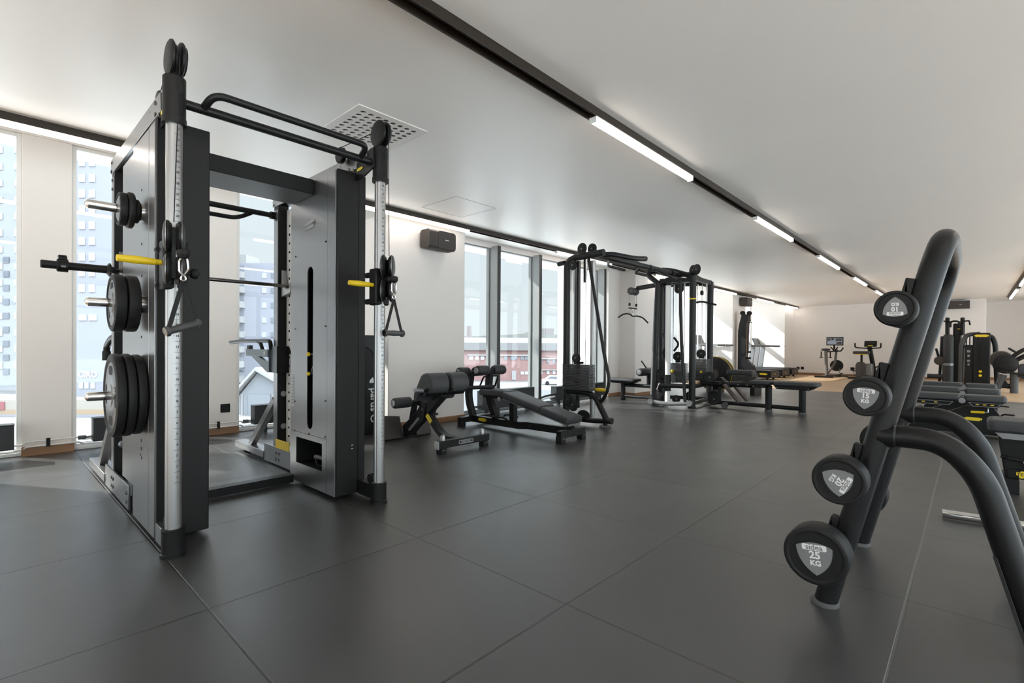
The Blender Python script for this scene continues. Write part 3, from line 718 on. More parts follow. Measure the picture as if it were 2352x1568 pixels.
# ------------------------------------------------------------------ stored weight plates
def disc(x0, th, D, z, lab, grp, m='rubber_black', face=True, y=3.40):
    """plate whose visible face is at x0 (facing -X)"""
    t = thing('weight_plate', (x0+th/2, y, z-D/2), lab, 'weight plate', grp); r = D/2
    G().lathe((x0+th, y, z), (-1, 0, 0), [(0, .026), (0, r*.93), (.004, r*.985), (th*.25, r), (th*.75, r), (th-.004, r*.985), (th, r*.93), (th, r*.86), (th-.006, r*.82), (th-.006, .06), (th-.001, .055), (th-.001, .026)], 48).out('rim', m, t)
    if face:
        f = G().lathe((x0+.0065, y, z), (-1, 0, 0), [(0, .027), (0, r*.80), (.0015, r*.79), (.0015, .064), (.006, .058), (.007, .027)], 48).out('web', 'iron_plate', t)
        if D > .25:
            g = G()
            for k in range(3 if D < .4 else 4):
                a = PI/2+k*2*PI/(3 if D < .4 else 4)
                c_ = V((x0+.0045, y+math.cos(a)*r*.60, z+math.sin(a)*r*.60))
                g.prism(rr(r*.50, r*.22, r*.10), c_, (0, math.sin(a), -math.cos(a)), (0, math.cos(a), math.sin(a)), .0006)
            g.out('grip_slot', 'black_matte', f)
        g = G(); tt = {.45: '20 KG', .31: '10 KG', .18: '2.5 KG'}.get(D, 'KG')
        for k, s_ in enumerate((tt, '')):
            if s_: g.text(s_, r*.17, (x0-.0032 if False else x0+.0045, y-r*.40, z+r*.12), (0, -1, 0), (0, 0, 1), t=.001, bold=.0004)
        g.out('lettering', 'label_white', f, flat=True)
    return t
gp = 'plates stored on the side pegs of the rack'
x = .475
disc(.472, .044, .45, .762, 'outermost large black weight plate on the lowest rack peg', gp)
disc(.518, .042, .45, .762, 'middle large black weight plate on the lowest rack peg', gp, face=False)
disc(.562, .044, .44, .762, 'innermost large black weight plate on the lowest rack peg', gp, face=False)
disc(.476, .052, .31, 1.262, 'outer medium black weight plate on the middle rack peg', gp)
disc(.532, .056, .31, 1.262, 'inner medium black weight plate on the middle rack peg', gp, face=False)
disc(.505, .036, .18, 1.775, 'outer small black weight plate on the top rack peg', gp)
disc(.543, .030, .195, 1.775, 'second small black weight plate on the top rack peg', gp, face=False)
disc(.575, .022, .13, 1.775, 'thin innermost black weight disc on the top rack peg', gp, face=False)

# ------------------------------------------------------------------ barbell resting in the hooks
bz, by = 1.535, 4.225
B = thing('barbell', (1.2, by, bz-.03), 'chrome barbell with black sleeves resting in the rack hooks', 'barbell')
G().cyl((.58, by, bz), (1.86, by, bz), .0145, 16).out('shaft', 'steel_dark', B)
for s_, x0 in ((-1, .60), (1, 1.84)):
    sv = G().lathe((x0, by, bz), (s_, 0, 0), [(-.02, .02), (0, .022), (.012, .045), (.018, .045), (.03, .027), (.06, .0255), (.345, .0255), (.35, .022)], 24).out('sleeve', 'black_coat', B)
G().lathe((.325, by, bz), (1, 0, 0), [(0, .026), (0, .036), (.008, .040), (.022, .036), (.034, .040), (.042, .036), (.042, .026)], 24).out('ring', 'rubber_black', B)
cl = thing('barbell_collar', (.35, by, bz), 'black spring collar clamped on the left barbell sleeve', 'barbell collar')
G().lathe((.328, by, bz), (1, 0, 0), [(0, .027), (0, .041), (.05, .041), (.05, .027)], 24).out('band', 'black_coat', cl)
g = G().box((.332, by-.012, bz+.038), (.374, by+.012, bz+.056)); g.out('lever', 'black_coat', cl, bevel=.003)
g = G()
for q in (.336, .366): g.cyl((q, by-.02, bz+.058), (q, by+.02, bz+.058), .006, 10)
g.cyl((.335, by, bz+.062), (.37, by, bz+.062), .005, 10); g.out('clamp_screw', 'black_coat', cl)
G().prism([(-.012, -.006), (.012, -.006), (.012, .006), (-.012, .006)], (.353, by-.0415, bz-.01), (1, 0, 0), (0, 0, 1), .001).out('label_mark', 'grey_ink', cl)
for xx in (.672, 1.775):
    j = G().prism([(4.35, 1.68), (4.33, 1.68), (4.30, 1.56), (4.255, 1.512), (4.20, 1.505), (4.18, 1.56), (4.165, 1.56), (4.165, 1.48), (4.35, 1.45)], (xx-.02, 0, 0), (0, 1, 0), (0, 0, 1), .04).out('bar_hook', 'alu', R, bevel=.002)

# ------------------------------------------------------------------ single hand grips hanging from the trolleys
def strap(g, pts, w, wd, t=.003):
    for a, b_ in zip(pts, pts[1:]): g.bar(a, b_, w, t, wd)
def handle(x, y, z, bar_dir, drop, lab):
    h = thing('cable_stirrup', (x, y, z-drop-.04), lab, 'cable attachment', 'stirrup handles hanging from the cable trolleys')
    d = V(bar_dir).normalized(); c = V((x, y, z))
    # snap hook
    P = [c+V((0, 0, -.002)), c+d*.020+V((0, 0, -.02)), c+d*.024+V((0, 0, -.068)), c+d*.004+V((0, 0, -.092)), c-d*.018+V((0, 0, -.075)), c-d*.020+V((0, 0, -.02))]
    G().tube(fillet(P+[P[0]], .012, 4)[:-1], .0048, 8, closed=True).out('snap_hook', 'chrome', h)
    G().tube([c+V((.010*math.cos(a*PI/6), 0, -.105+.013*math.sin(a*PI/6))) for a in range(12)], .0042, 8, closed=True).out('ring', 'chrome', h)
    top = c+V((0, 0, -.118)); e1 = c+d*.068+V((0, 0, -drop)); e2 = c-d*.068+V((0, 0, -drop)); bw = d.cross(V((0, 0, 1)))
    g = G(); strap(g, [top, e1], .0035, d, .020); strap(g, [top, e2], .0035, d, .020); g.out('strap', 'rubber_black', h)
    q = (e2-e1).normalized()
    gr = G().lathe(e1-q*.012, q, [(0, .020), (.006, .024), (.014, .024), (.018, .017), (.04, .0165), (.08, .0185), (.118, .0165), (.142, .017), (.146, .024), (.154, .024), (.160, .020)], 24).out('grip', 'plastic_grey', h)
    G().lathe(e2+q*.0125, q, [(0, .019), (.0005, .019), (.001, .015), (-.004, .014), (-.004, .0)], 20).out('end_ring', 'steel_dark', gr)
handle(.645, 2.705, 1.455, (1, .25, .32), .335, 'large looking stirrup handle hanging on the left cable pole')
handle(1.797, 2.705, 1.455, (1, .15, 0), .335, 'stirrup handle hanging on the right cable pole of the rack')
# grips lying in the tray
t = thing('cable_stirrup', (1.68, 3.44, tz0), 'spare stirrup handle lying in the rack storage tray', 'cable attachment', 'handles in the tray')
G().lathe((1.66, 3.50, tz0+.06), V((.06, -.16, -.02)), [(0, .012), (.004, .016), (.13, .016), (.134, .012)]).out('grip', 'silver_plastic', t)
G().lathe((1.72, 3.34, tz0+.03), V((.02, -.06, 0)), [(0, .012), (.02, .022), (.05, .022), (.055, .012)]).out('end_stop', 'rubber_black', t)
G().tube([(1.66, 3.50, tz0+.05), (1.64, 3.42, tz0+.006), (1.72, 3.36, tz0+.006)], .006, 8, bend=.03).out('strap', 'rubber_black', t)
# ================================================================== FIXED BARBELL RACK (right foreground)
K = thing('barbell_stand', (2.77, .2, 0), 'black tubular A frame stand holding fixed barbells', 'barbell rack')
xn, xf, tr_ = 2.35, 3.19, .041
ax_ = lambda z: .430-.244*z
TP = 1.455
G().tube([(xn, ax_(.012), .012), (xn, ax_(TP), TP), (xf, ax_(TP), TP), (xf, ax_(.012), .012)], tr_, 24, bend=.17).out('front_frame', 'tube_black', K)
for x in (xn, xf):
    G().lathe((x, ax_(0), 0), (0, 0, 1), [(0, .050), (.012, .050), (.016, .044)], 28).out('foot_ring', 'rubber_grey', K)
    leg = G().tube([(x, ax_(.705)-.02, .712), (x, .07, .712), (x, -.03, .60), (x, -.195, .01)], tr_, 24, bend=.20).out('rear_leg', 'tube_black', K)
    G().lathe((x, -.198, 0), (0, 0, 1), [(0, .050), (.012, .050), (.016, .044)], 28).out('foot_ring', 'rubber_grey', leg)
    G().lathe((x, ax_(.705)-.018, .712), (0, -1, .0), [(-.02, .045), (.03, .046), (.036, .042)], 24).out('weld_collar', 'tube_black', leg)
ld = V((0, -.165, -.59)).normalized(); ln = V((-.42, .87, -.24)); ln = (ln-ld*ln.dot(ld)).normalized(); lu = ld.cross(ln).normalized()
lc = V((xn, -.03, .60))+ld*.41+ln*(tr_+.0005)
if lu.cross(-ld).dot(ln) < 0: lu = -lu
stk = G().prism(rr(.026, .30, .004), lc, lu, -ld, .001).out('instruction_sticker', 'plastic_grey', K)
g = G()
for k in range(11): g.prism(rr(.018, .004, .001), lc+ld*(.024*k-.12)+ln*.0012, lu, -ld, .0004)
g.out('sticker_print', 'rubber_grey', stk)
G().tube([(xn, -.17, .10), (xf, -.17, .10)], .02, 12).out('rear_tie', 'tube_black', K)
lev = [(.196, 1.181, .125, 10, 180), (.278, .867, .142, 15, 0), (.358, .548, .178, 20, -120), (.431, .246, .222, 25, 0)]
for (y, z, D, kg, rot) in lev:
    for x in (xn, xf):
        # saddle bracket on the post
        a = V((0, -.244, 1)).normalized(); nn = V((0, 1, .244)).normalized(); c = V((x, ax_(z), z)) + nn*.036
        sh = [(-.075, 0), (.11, 0), (.11, .030), (.030, .030), (.017, .0042), (-.0148, .0042), (-.0150, .034), (.002, .036), (.002, .046), (-.042, .046), (-.075, .02)]
        G().prism([(q, p) for p, q in sh], c-V((.024, 0, 0)), nn, a, .048).out('saddle', 'rubber_black', K, bevel=.003)
names = {10: ('lightest', 'topmost'), 15: ('15 kg', 'second from the top'), 20: ('20 kg', 'third from the top'), 25: ('heaviest', 'lowest')}
RL = []
for k in range(3):
    a0 = PI/2+2*PI*k/3; a1 = a0+2*PI/3
    p0, p1 = V((math.cos(a0), math.sin(a0))), V((math.cos(a1), math.sin(a1)))
    for q in range(8):
        t_ = q/8; mdl = p0.lerp(p1, t_); bul = .24*4*t_*(1-t_); nrm = ((p0+p1)/2).normalized()
        RL.append((mdl.x+nrm.x*bul, mdl.y+nrm.y*bul))
RL = [(x, -y) for x, y in RL][::-1]       # apex down
for (y, z, D, kg, rot) in lev:
    r = D/2; th = .055+.05*r/.11
    b = thing('fixed_barbell', (2.76, y, z-r), '%d kg fixed barbell with round black rubber heads, %s on the stand' % (kg, names[kg][1]), 'barbell', 'fixed barbells on the stand')
    xh = 2.165; xh2 = 3.375
    G().cyl((xh+th, y, z), (xh2-th, y, z), .0145, 16).out('shaft', 'chrome', b)
    for s_, x0 in ((1, xh), (-1, xh2)):
        hd = G().lathe((x0, y, z), (s_, 0, 0), [(.004, 0), (.004, r*.80), (.0005, r*.84), (0, r*.90), (.004, r*.97), (.012, r), (th-.012, r), (th-.004, r*.97), (th, r*.88), (th, .03), (th+.02, .024), (th+.02, 0)], 56).out('head', 'rubber_black', b)
        for xx in (x0+s_*(th+.02),): G().lathe((xx, y, z), (s_, 0, 0), [(0, .022), (.025, .022), (.03, .015)]).out('collar', 'chrome', b)
        if s_ < 0: continue
        u = V((0, -1, 0)); v = V((0, 0, 1)); ra = math.radians(rot + {25: 6, 20: 4, 15: -4, 10: 0}[kg])
        u, v = u*math.cos(ra)+v*math.sin(ra), v*math.cos(ra)-u*math.sin(ra)
        c = V((x0+.004, y, z)); g = G()
        Rl = [(p*r*.64, q*r*.64) for p, q in RL]; Ro = [(p*r*.70, q*r*.70) for p, q in RL]
        g.ring(Ro, Rl, c, u, v, .003)
        for k in range(3):
            a0 = PI/2+2*PI*k/3
            e = [(math.cos(a0+dd)*r*q, math.sin(a0+dd)*r*q) for dd, q in ((-.55, .74), (0, .80), (.55, .74), (.5, .70), (0, .60), (-.5, .70))]
            g.prism(e, c, u, v, .0025)
        g.out('relief', 'rubber_black', hd)
        G().prism(Rl, c, u, v, .002).out('emblem', 'grey_ink', hd)
        G().prism(rr(r*.74, r*.20, r*.05, 4, 0, r*.30), c+V((-.0022, 0, 0)), u, v, .0006).out('banner', 'white_ink', hd)
        G().text('sidea', r*.26, c+V((-.003, 0, 0))+v*(r*.305), u, v, bold=r*.004).out('brand_lettering', 'grey_ink', hd, flat=True)
        g = G().text(str(kg), r*.34, c+V((-.0022, 0, 0))+v*(r*.04), u, v, bold=r*.012); g.text('KG', r*.24, c+V((-.0022, 0, 0))-v*(r*.23), u, v, bold=r*.010)
        g.out('weight_lettering', 'white_ink', hd, flat=True)

# ================================================================== BACK EXTENSION BENCH
A = thing('back_extension_bench', (3.27, 4.2, 0), 'black back extension bench with two thigh pads and a yellow label', 'exercise bench')
G().box((2.97, 3.70, .055), (3.64, 3.765, .125)).out('front_crossbar', 'black_coat', A, bevel=.004)
for x in (2.99, 3.55): G().box((x, 3.695, 0), (x+.07, 3.77, .057)).out('foot', 'rubber_black', A, bevel=.004)
G().box((2.962, 3.702, .05), (2.97, 3.763, .128)).out('end_cap', 'alu', A)
for x in (3.04, 3.565): G().lathe((x, 3.735, .125), (0, 0, 1), [(0, .026), (.035, .026), (.05, .02), (.058, .008), (.06, 0)], 20).out('bumper', 'alu', A)
for x in (3.01, 3.035, 3.57, 3.60): bolt(A, (x, 3.695, .035), (0, -1, 0), .007)
bd = G().prism(rr(.20, .04, .018), (3.31, 3.6995, .09), (1, 0, 0), (0, 0, 1), .003).out('maker_plate', 'silver_plastic', A)
g = G()
for q in (-.075, .075): g.cyl((3.31+q, 3.6962, .09), (3.31+q, 3.694, .09), .011)
g.text('TECHNOGYM', .022, (3.31, 3.6955, .09), (1, 0, 0), (0, 0, 1)); g.out('lettering', 'ink', bd, flat=True)
sp_ = fillet([(3.27, 3.765, .095), (3.27, 4.02, .10), (3.27, 4.30, .36)], .14, 8); g = G()
for a, b_ in zip(sp_, sp_[1:]): g.bar(a, b_+(b_-a)*.05, .075, .05, (0, .5, 1))
spn = g.out('spine', 'black_coat', A)
dn = V((0, .28, .26)).normalized(); un = V((0, -dn.z, dn.y))
G().prism([(-.030, -.085), (.030, -.085), (.030, .085), (-.030, .085)], V((3.27, 4.20, .275))+un*.027-V((0, 0, 0)), (1, 0, 0), dn, .0) if False else None
b_ = G().bar(V((3.232, 4.165, .235)), V((3.232, 4.285, .347)), .003, .052, un).out('label_strip', 'badge_yellow', spn)
G().bar((3.27, 4.60, .075), (3.27, 4.00, .555), .085, .09, (0, 1, 1)).out('main_beam', 'black_coat', A, bevel=.006)
G().prism([(4.64, .03), (4.58, .02), (4.28, .25), (4.24, .40), (4.32, .42), (4.40, .33), (4.66, .14)], (3.215, 0, 0), (0, 1, 0), (0, 0, 1), .008).out('side_plate', 'black_coat', A, bevel=.002)
G().prism([(4.55, .115), (4.52, .10), (4.34, .255), (4.37, .27)], (3.214, 0, 0), (0, 1, 0), (0, 0, 1), -.002).out('rack_slot', 'grey_ink', A)
for y, z in ((4.30, .36), (4.58, .10), (4.55, .18)): bolt(A, (3.214, y, z), (-1, 0, 0), .012)
G().bar((3.27, 4.34, .32), (3.27, 4.16, .47), .06, .06, (0, 1, 1)).out('slider', 'black_matte', A)
G().tube([(3.24, 4.10, .38), (3.20, 4.08, .33), (3.20, 4.02, .34)], .014, 10, bend=.02).out('latch', 'black_coat', A)
for x in (3.025, 3.295):
    P = [(-.085, 0), (-.105, .03), (-.11, .10)] + [(-.105+.105*(1-math.cos(k*PI/12)), .10+.10*math.sin(k*PI/12)) for k in range(1, 10)] + [(.13, .085), (.19, -.01), (.205, -.075), (.18, -.10), (.14, -.085), (.09, 0)]
    G().prism([(4.00+p, .565+q) for p, q in P], (x, 0, 0), (0, 1, 0), (0, 0, 1), .235).out('thigh_pad', 'leather_light', A, bevel=.028)
G().bar((3.02, 3.98, .575), (3.54, 3.98, .575), .10, .03, (0, .7, .7)).out('pad_carrier', 'black_coat', A)
G().tube([(3.27, 4.05, .53), (3.27, 3.84, .60)], .018, 12).out('handle_stem', 'black_coat', A)
hb = G().tube([(2.93, 4.0, .60), (3.06, 4.0, .585)], .017, 14).out('left_handle', 'black_coat', A)
G().cyl((2.90, 4.0, .603), (3.0, 4.0, .592), .021, 16).out('handle_sleeve', 'silver_plastic', hb)
hb = G().tube([(3.45, 3.95, .56), (3.50, 3.90, .60), (3.80, 3.80, .60)], .015, 12, bend=.04).out('right_handle', 'black_coat', A)
G().cyl((3.56, 3.88, .60), (3.80, 3.80, .60), .021, 16).out('handle_sleeve', 'rubber_black', hb)
roller(A, (2.985, 4.50, .425), (3.21, 4.50, .425), .058)
roller(A, (3.31, 4.50, .425), (3.53, 4.50, .425), .058, cap=False)
G().cyl((3.0, 4.50, .425), (3.52, 4.50, .425), .018).out('roller_axle', 'black_coat', A)
G().bar((3.27, 4.50, .42), (3.27, 4.56, .20), .05, .045, (0, 1, 0)).out('roller_arm', 'black_coat', A)
for x, w in ((3.0, .28), (3.42, .2)):
    fp_ = G().prism([(-w/2, 0), (w/2, 0), (w/2, .24), (-w/2+.04, .27), (-w/2, .24)], (x+.06, 4.62, .02), (1, 0, 0), (0, .35, .94), .012).out('foot_plate', 'brown_plate', A, bevel=.003)
    for p, q in ((-w/2+.03, .04), (w/2-.03, .04), (-w/2+.03, .2), (w/2-.03, .2)): bolt(fp_, V((x+.06+p, 4.62, .02))+V((0, .35, .94))*q, (0, -.94, .35), .009)
G().box((2.93, 4.66, 0), (3.62, 4.72, .05)).out('rear_crossbar', 'black_coat', A, bevel=.003)

# ================================================================== DECLINE BENCH
D_ = thing('decline_bench', (4.45, 4.0, 0), 'long black decline bench with foam leg rollers and sloping backrest', 'exercise bench')
G().box((4.21, 3.19, .055), (4.66, 3.26, .135)).out('front_crossbar', 'black_coat', D_, bevel=.005)
for x in (4.205, 4.59): G().box((x, 3.185, 0), (x+.075, 3.265, .075)).out('foot', 'rubber_black', D_, bevel=.005)
for x in (4.235, 4.255, 4.62, 4.64): bolt(D_, (x, 3.185, .05), (0, -1, 0), .007)
G().box((4.21, 4.80, .05), (4.86, 4.87, .12)).out('rear_crossbar', 'black_coat', D_, bevel=.005)
for x in (4.21, 4.78): G().box((x, 4.795, 0), (x+.075, 4.875, .06)).out('foot', 'rubber_black', D_, bevel=.005)
rl_ = G()
for a, b_ in (((4.45, 4.84, .085), (4.45, 3.98, .085)), ((4.45, 4.0, .085), (4.45, 3.86, .10)), ((4.45, 3.88, .10), (4.45, 3.22, .105))): rl_.bar(a, b_, .07, .085)
rl = rl_.out('base_rail', 'black_coat', D_, bevel=.005)
badge(rl, (4.413, 4.62, .09), (0, -1, 0), (0, 0, 1), .155, text=True)
bolt(rl, (4.41, 3.80, .10), (-1, 0, 0), .012)
G().bar((4.45, 4.11, .10), (4.45, 4.11, .40), .075, .075, (0, 1, 0)).out('post', 'black_coat', D_, bevel=.008)
p_ = fillet([(4.45, 4.83, .10), (4.45, 4.94, .36), (4.45, 4.88, .70)], .18, 6); g = G()
for a, b_ in zip(p_, p_[1:]): g.bar(a, b_+(b_-a)*.04, .07, .075, (0, 1, 0))
g.out('rear_post', 'black_coat', D_)
p_ = fillet([(4.45, 4.40, .10), (4.45, 4.56, .44), (4.45, 4.52, .74)], .16, 6); g = G()
for a, b_ in zip(p_, p_[1:]): g.bar(a, b_+(b_-a)*.04, .07, .07, (0, 1, 0))
fpost = g.out('front_post', 'black_coat', D_)
G().cyl((4.20, 4.88, .70), (4.70, 4.88, .70), .018).out('rear_axle', 'black_coat', D_)
roller(D_, (4.215, 4.88, .70), (4.41, 4.88, .70), .062); roller(D_, (4.49, 4.88, .70), (4.685, 4.88, .70), .062, cap=False)
G().cyl((4.20, 4.52, .735), (4.70, 4.52, .735), .018).out('front_axle', 'black_coat', D_)
roller(D_, (4.205, 4.52, .735), (4.41, 4.52, .735), .062); roller(D_, (4.50, 4.52, .735), (4.705, 4.52, .735), .062, cap=False)
for s_ in (-1, 1):
    G().tube([(4.45+s_*.03, 4.52, .66), (4.45+s_*.13, 4.50, .66), (4.45+s_*.14, 4.58, .50), (4.45+s_*.03, 4.57, .50)], .012, 10, bend=.04).out('grab_handle', 'tube_black', fpost)
    G().tube([(4.45+s_*.035, 4.36, .11), (4.45+s_*.12, 4.36, .17), (4.45+s_*.12, 4.14, .17), (4.45+s_*.035, 4.12, .10)], .012, 10, bend=.04).out('floor_handle', 'tube_black', rl)
pad((4.45, 4.36, .425), (-1, 0, 0), (0, -1, 0), .30, .42, .065, .03) .out('seat_pad', 'leather', D_) if False else None
sd = pad((4.45, 4.37, .425), (1, 0, 0), (0, 1, 0), .29, .44, .07, .03).out('seat_pad', 'leather', D_)
G().box((4.36, 4.18, .39), (4.54, 4.56, .425)).out('seat_frame', 'black_coat', D_)
a0, a1 = V((4.45, 4.19, .415)), V((4.45, 3.19, .195)); d_ = (a1-a0).normalized(); n_ = V((0, -d_.z, d_.y)); n_ = n_ if n_.z > 0 else -n_
L_ = (a1-a0).length; uu = d_.cross(n_)
for f0, f1, nm in ((0, .60, 'backrest_pad'), (.605, 1, 'backrest_lower_pad')):
    mid = a0+d_*(L_*(f0+f1)/2); u_ = V((1, 0, 0)); v_ = -d_
    if u_.cross(v_).z < 0: v_ = d_
    pad(mid, u_, v_, .30, L_*(f1-f0), .075, .025).out(nm, 'leather', D_)
G().bar(a0-n_*.012, a1-n_*.012, .22, .022, n_).out('pad_frame', 'silver_plastic', D_)
G().bar((4.45, 3.26, .17), (4.45, 3.22, .12), .06, .05, (0, 1, 0)).out('hinge_block', 'black_matte', D_)
G().lathe((4.29, 4.19, .40), (-1, 0, 0), [(0, .02), (.01, .026), (.02, .026), (.024, .018)]).out('hinge_cap', 'silver_plastic', D_)

# ================================================================== MULTI STATION WITH CABLE COLUMN
J = thing('multi_station', (7.6, 3.8, 0), 'large black multi station cable machine with a crossover column and beam', 'cable machine')
Yof = lambda px_, X: aX(px_, 800, X).y
def stack(x, y, w, d, z0, n, dz, lenx=True):
    for k in range(n):
        z = z0+k*dz
        G().box((x-d/2, y-w/2, z), (x+d/2, y+w/2, z+dz*.72)).out('weight_plate', 'stack_plate', J)
    c = G().box((x-d*.3, y-w*.12, z0+n*dz), (x+d*.3, y+w*.12, z0+n*dz+.03)).out('stack_head', 'black_matte', J)
def rod(x, y, z0, z1, r=.011, m='chrome', nm='guide_rod'):
    return G().cyl((x, y, z0), (x, y, z1), r, 10).out(nm, m, J)
def pulley(c, ax, r, w=.03, m='rubber_black', par=None):
    c = V(c); d = V(ax).normalized()
    o = G().lathe(c-d*w/2, d, [(0, .01), (0, r*.86), (w*.2, r), (w*.4, r*.93), (w*.5, r*.86), (w*.6, r*.93), (w*.8, r), (w, r*.86), (w, .01)], 24).out('pulley', m, par or J)
    G().lathe(c-d*(w/2+.004), d, [(0, .008), (.003, .014), (w+.005, .014), (w+.008, .008)], 12).out('hub', 'steel_dark', o)
    return o
X0 = 5.5
G().tube([(X0, 4.09, .04), (X0, 4.09, 2.245), (X0, 3.50, 2.265)], .047, 18, bend=.16).out('column_frame', 'tube_black', J)
G().cyl((X0, 4.12, 2.20), (X0, 4.24, 2.19), .032).out('frame_stub', 'tube_black', J)
G().cyl((X0+.12, 3.98, .2), (X0+.12, 3.98, 2.22), .028).out('inner_post', 'tube_black', J)
G().lathe((X0, 4.09, 0), (0, 0, 1), [(0, .06), (.02, .06), (.03, .05)]).out('foot', 'rubber_black', J)
stack(X0, 3.885, .44, .14, .46, 17, .0205)
for y in (4.0, 3.77): rod(X0, y, .44, 2.2)
G().cyl((X0, 3.79, 1.9), (X0, 3.79, 2.22), .022).out('rod_sleeve', 'rubber_black', J)
rod(X0, 3.885, .80, 2.2, .004, 'steel_dark', 'cable')
pulley((X0-.05, 3.89, .885), (1, 0, 0), .065)
pl = G().tube([(X0+.11, 3.735, .09), (X0+.11, 3.735, 2.2)], .034, 18).out('cable_pole', 'alu', J)
G().cyl((X0+.11, 3.735, .42), (X0+.11, 3.735, .34), .045).out('pole_trolley', 'black_coat', J)
G().lathe((X0+.10, 3.70, .47), (0, -1, 0), [(0, .014), (.03, .02), (.12, .026), (.18, .018)]).out('release_handle', 'yellow', J)
G().tube([(X0, 4.09, .43), (X0, 3.80, .43), (X0, 3.62, .40), (X0, 3.44, .10)], .040, 16, bend=.16).out('front_arch', 'tube_black', J)
G().tube([(X0, 4.09, .075), (X0, 3.75, .06), (X0, 3.40, .085)], .034, 16, bend=.2).out('base_tube', 'tube_black', J)
G().cyl((X0, 3.44, .09), (X0, 3.36, .09), .042).out('base_end', 'tube_black', J)
G().cyl((X0, 3.46, .02), (X0, 3.46, .07), .03).out('foot_stem', 'tube_black', J)
G().lathe((X0, 3.46, 0), (0, 0, 1), [(0, .075), (.015, .078), (.03, .06)]).out('foot', 'rubber_grey', J)
G().tube([(X0, 3.74, 2.24), (X0, 3.48, .92), (X0, 3.40, .62), (X0, 3.44, .44), (X0, 3.53, .32)], .022, 14, bend=.16).out('guard_tube', 'tube_black', J)
pulley((X0-.02, 4.05, .31), (1, -.2, 0), .085); pulley((X0-.03, 3.95, .25), (1, -.2, 0), .085); pulley((X0-.03, 3.78, .12), (1, .5, .4), .085)
pulley((X0-.03, 3.82, 2.35), (1, -.1, 0), .075); pulley((X0+.06, 3.72, 2.35), (1, -.1, 0), .07); pulley((X0-.03, 3.97, 2.15), (1, -.1, 0), .07)
G().tube([(X0, 3.55, .36), (X0, 3.55, .30)], .012, 8).out('cable_end', 'rubber_black', J)
G().tube([(X0, 3.55, .30), (X0+.01, 3.54, .26), (X0, 3.55, .22), (X0-.01, 3.56, .26), (X0, 3.55, .30)], .005, 6).out('snap_hook', 'chrome', J)
# beam and pull up grips
BX = 8.30
G().tube([(X0, 3.66, 2.265), (BX, 3.74, 2.30)], .044, 18).out('crossover_beam', 'tube_black', J)
for xx in (6.7, 7.1, 7.9): G().lathe((xx, 3.70, 2.28), (1, 0, 0), [(0, .047), (.004, .05), (.05, .05), (.054, .047)], 20).out('beam_joint', 'tube_black', J)
G().tube([(5.62, 3.66, 2.265), (5.70, 3.50, 2.27), (6.05, 3.36, 2.24), (6.35, 3.36, 2.28)], .036, 14, bend=.12).out('pull_up_grip', 'tube_black', J)
G().tube([(5.9, 3.66, 2.25), (6.1, 3.82, 2.20), (6.6, 3.84, 2.20)], .022, 12, bend=.08).out('pull_up_grip', 'tube_black', J)
G().tube([(6.9, 3.70, 2.28), (6.95, 3.86, 2.2), (7.35, 3.86, 2.2)], .022, 12, bend=.06).out('pull_up_grip', 'tube_black', J)
G().tube([(7.3, 3.70, 2.28), (7.35, 3.52, 2.18), (7.55, 3.45, 2.12)], .020, 12, bend=.06).out('pull_up_grip', 'tube_black', J)
# core posts
PAx, PAy = 8.30, 3.50; PCx, PCy = 9.33, 3.60
for (x, y, r) in ((PAx, PAy, .056), (PCx, PCy, .056), (9.05, 4.35, .05), (8.55, 4.2, .045)):
    G().cyl((x, y, 0), (x, y, 2.27), r, 18).out('core_post', 'tube_black', J)
    G().lathe((x, y, 0), (0, 0, 1), [(0, r+.012), (.02, r+.012), (.03, r)]).out('foot', 'rubber_black', J)
G().lathe((PAx, PAy, 1.86), (0, 0, 1), [(0, .0575), (.022, .0575)]).out('band', 'yellow', J)
a, b_ = aX(1501, 932, 8.12), aX(1511, 655, 8.12)
lp_ = G().tube([(a.x, a.y, 0), (b_.x, b_.y, 2.16)], .046, 16).out('leaning_post', 'tube_black', J)
G().bar((a.x-.03, a.y+.035, .2), (b_.x-.03, b_.y+.035, 1.9), .012, .03, (0, 1, 0)).out('marking_strip', 'silver_plastic', lp_)
a, b_ = aX(1574, 928, 8.2), aX(1562, 650, 8.2)
G().tube([(a.x, a.y, .05), (8.2, (a.y+b_.y)/2+.02, 1.1), (b_.x, b_.y, 2.2)], .028, 14).out('guard_tube', 'tube_black', J)
yy = Yof(1534, 8.2)
G().cyl((8.2, yy, .06), (8.2, yy, 2.14), .046, 20).out('cable_pole', 'white_paint', J)
G().cyl((8.2, yy, 2.12), (8.2, yy, 2.26), .055).out('pole_sleeve', 'black_coat', J)
G().cyl((8.2, yy, .40), (8.2, yy, .56), .056).out('pole_trolley', 'black_coat', J)
G().cyl((8.2, yy, .28), (8.2, yy, .36), .056).out('pole_trolley', 'black_coat', J)
for zz, q in ((.56, .16), (.38, .16)): pulley((8.16, yy+q, zz), (1, .3, 0), .085, .05)
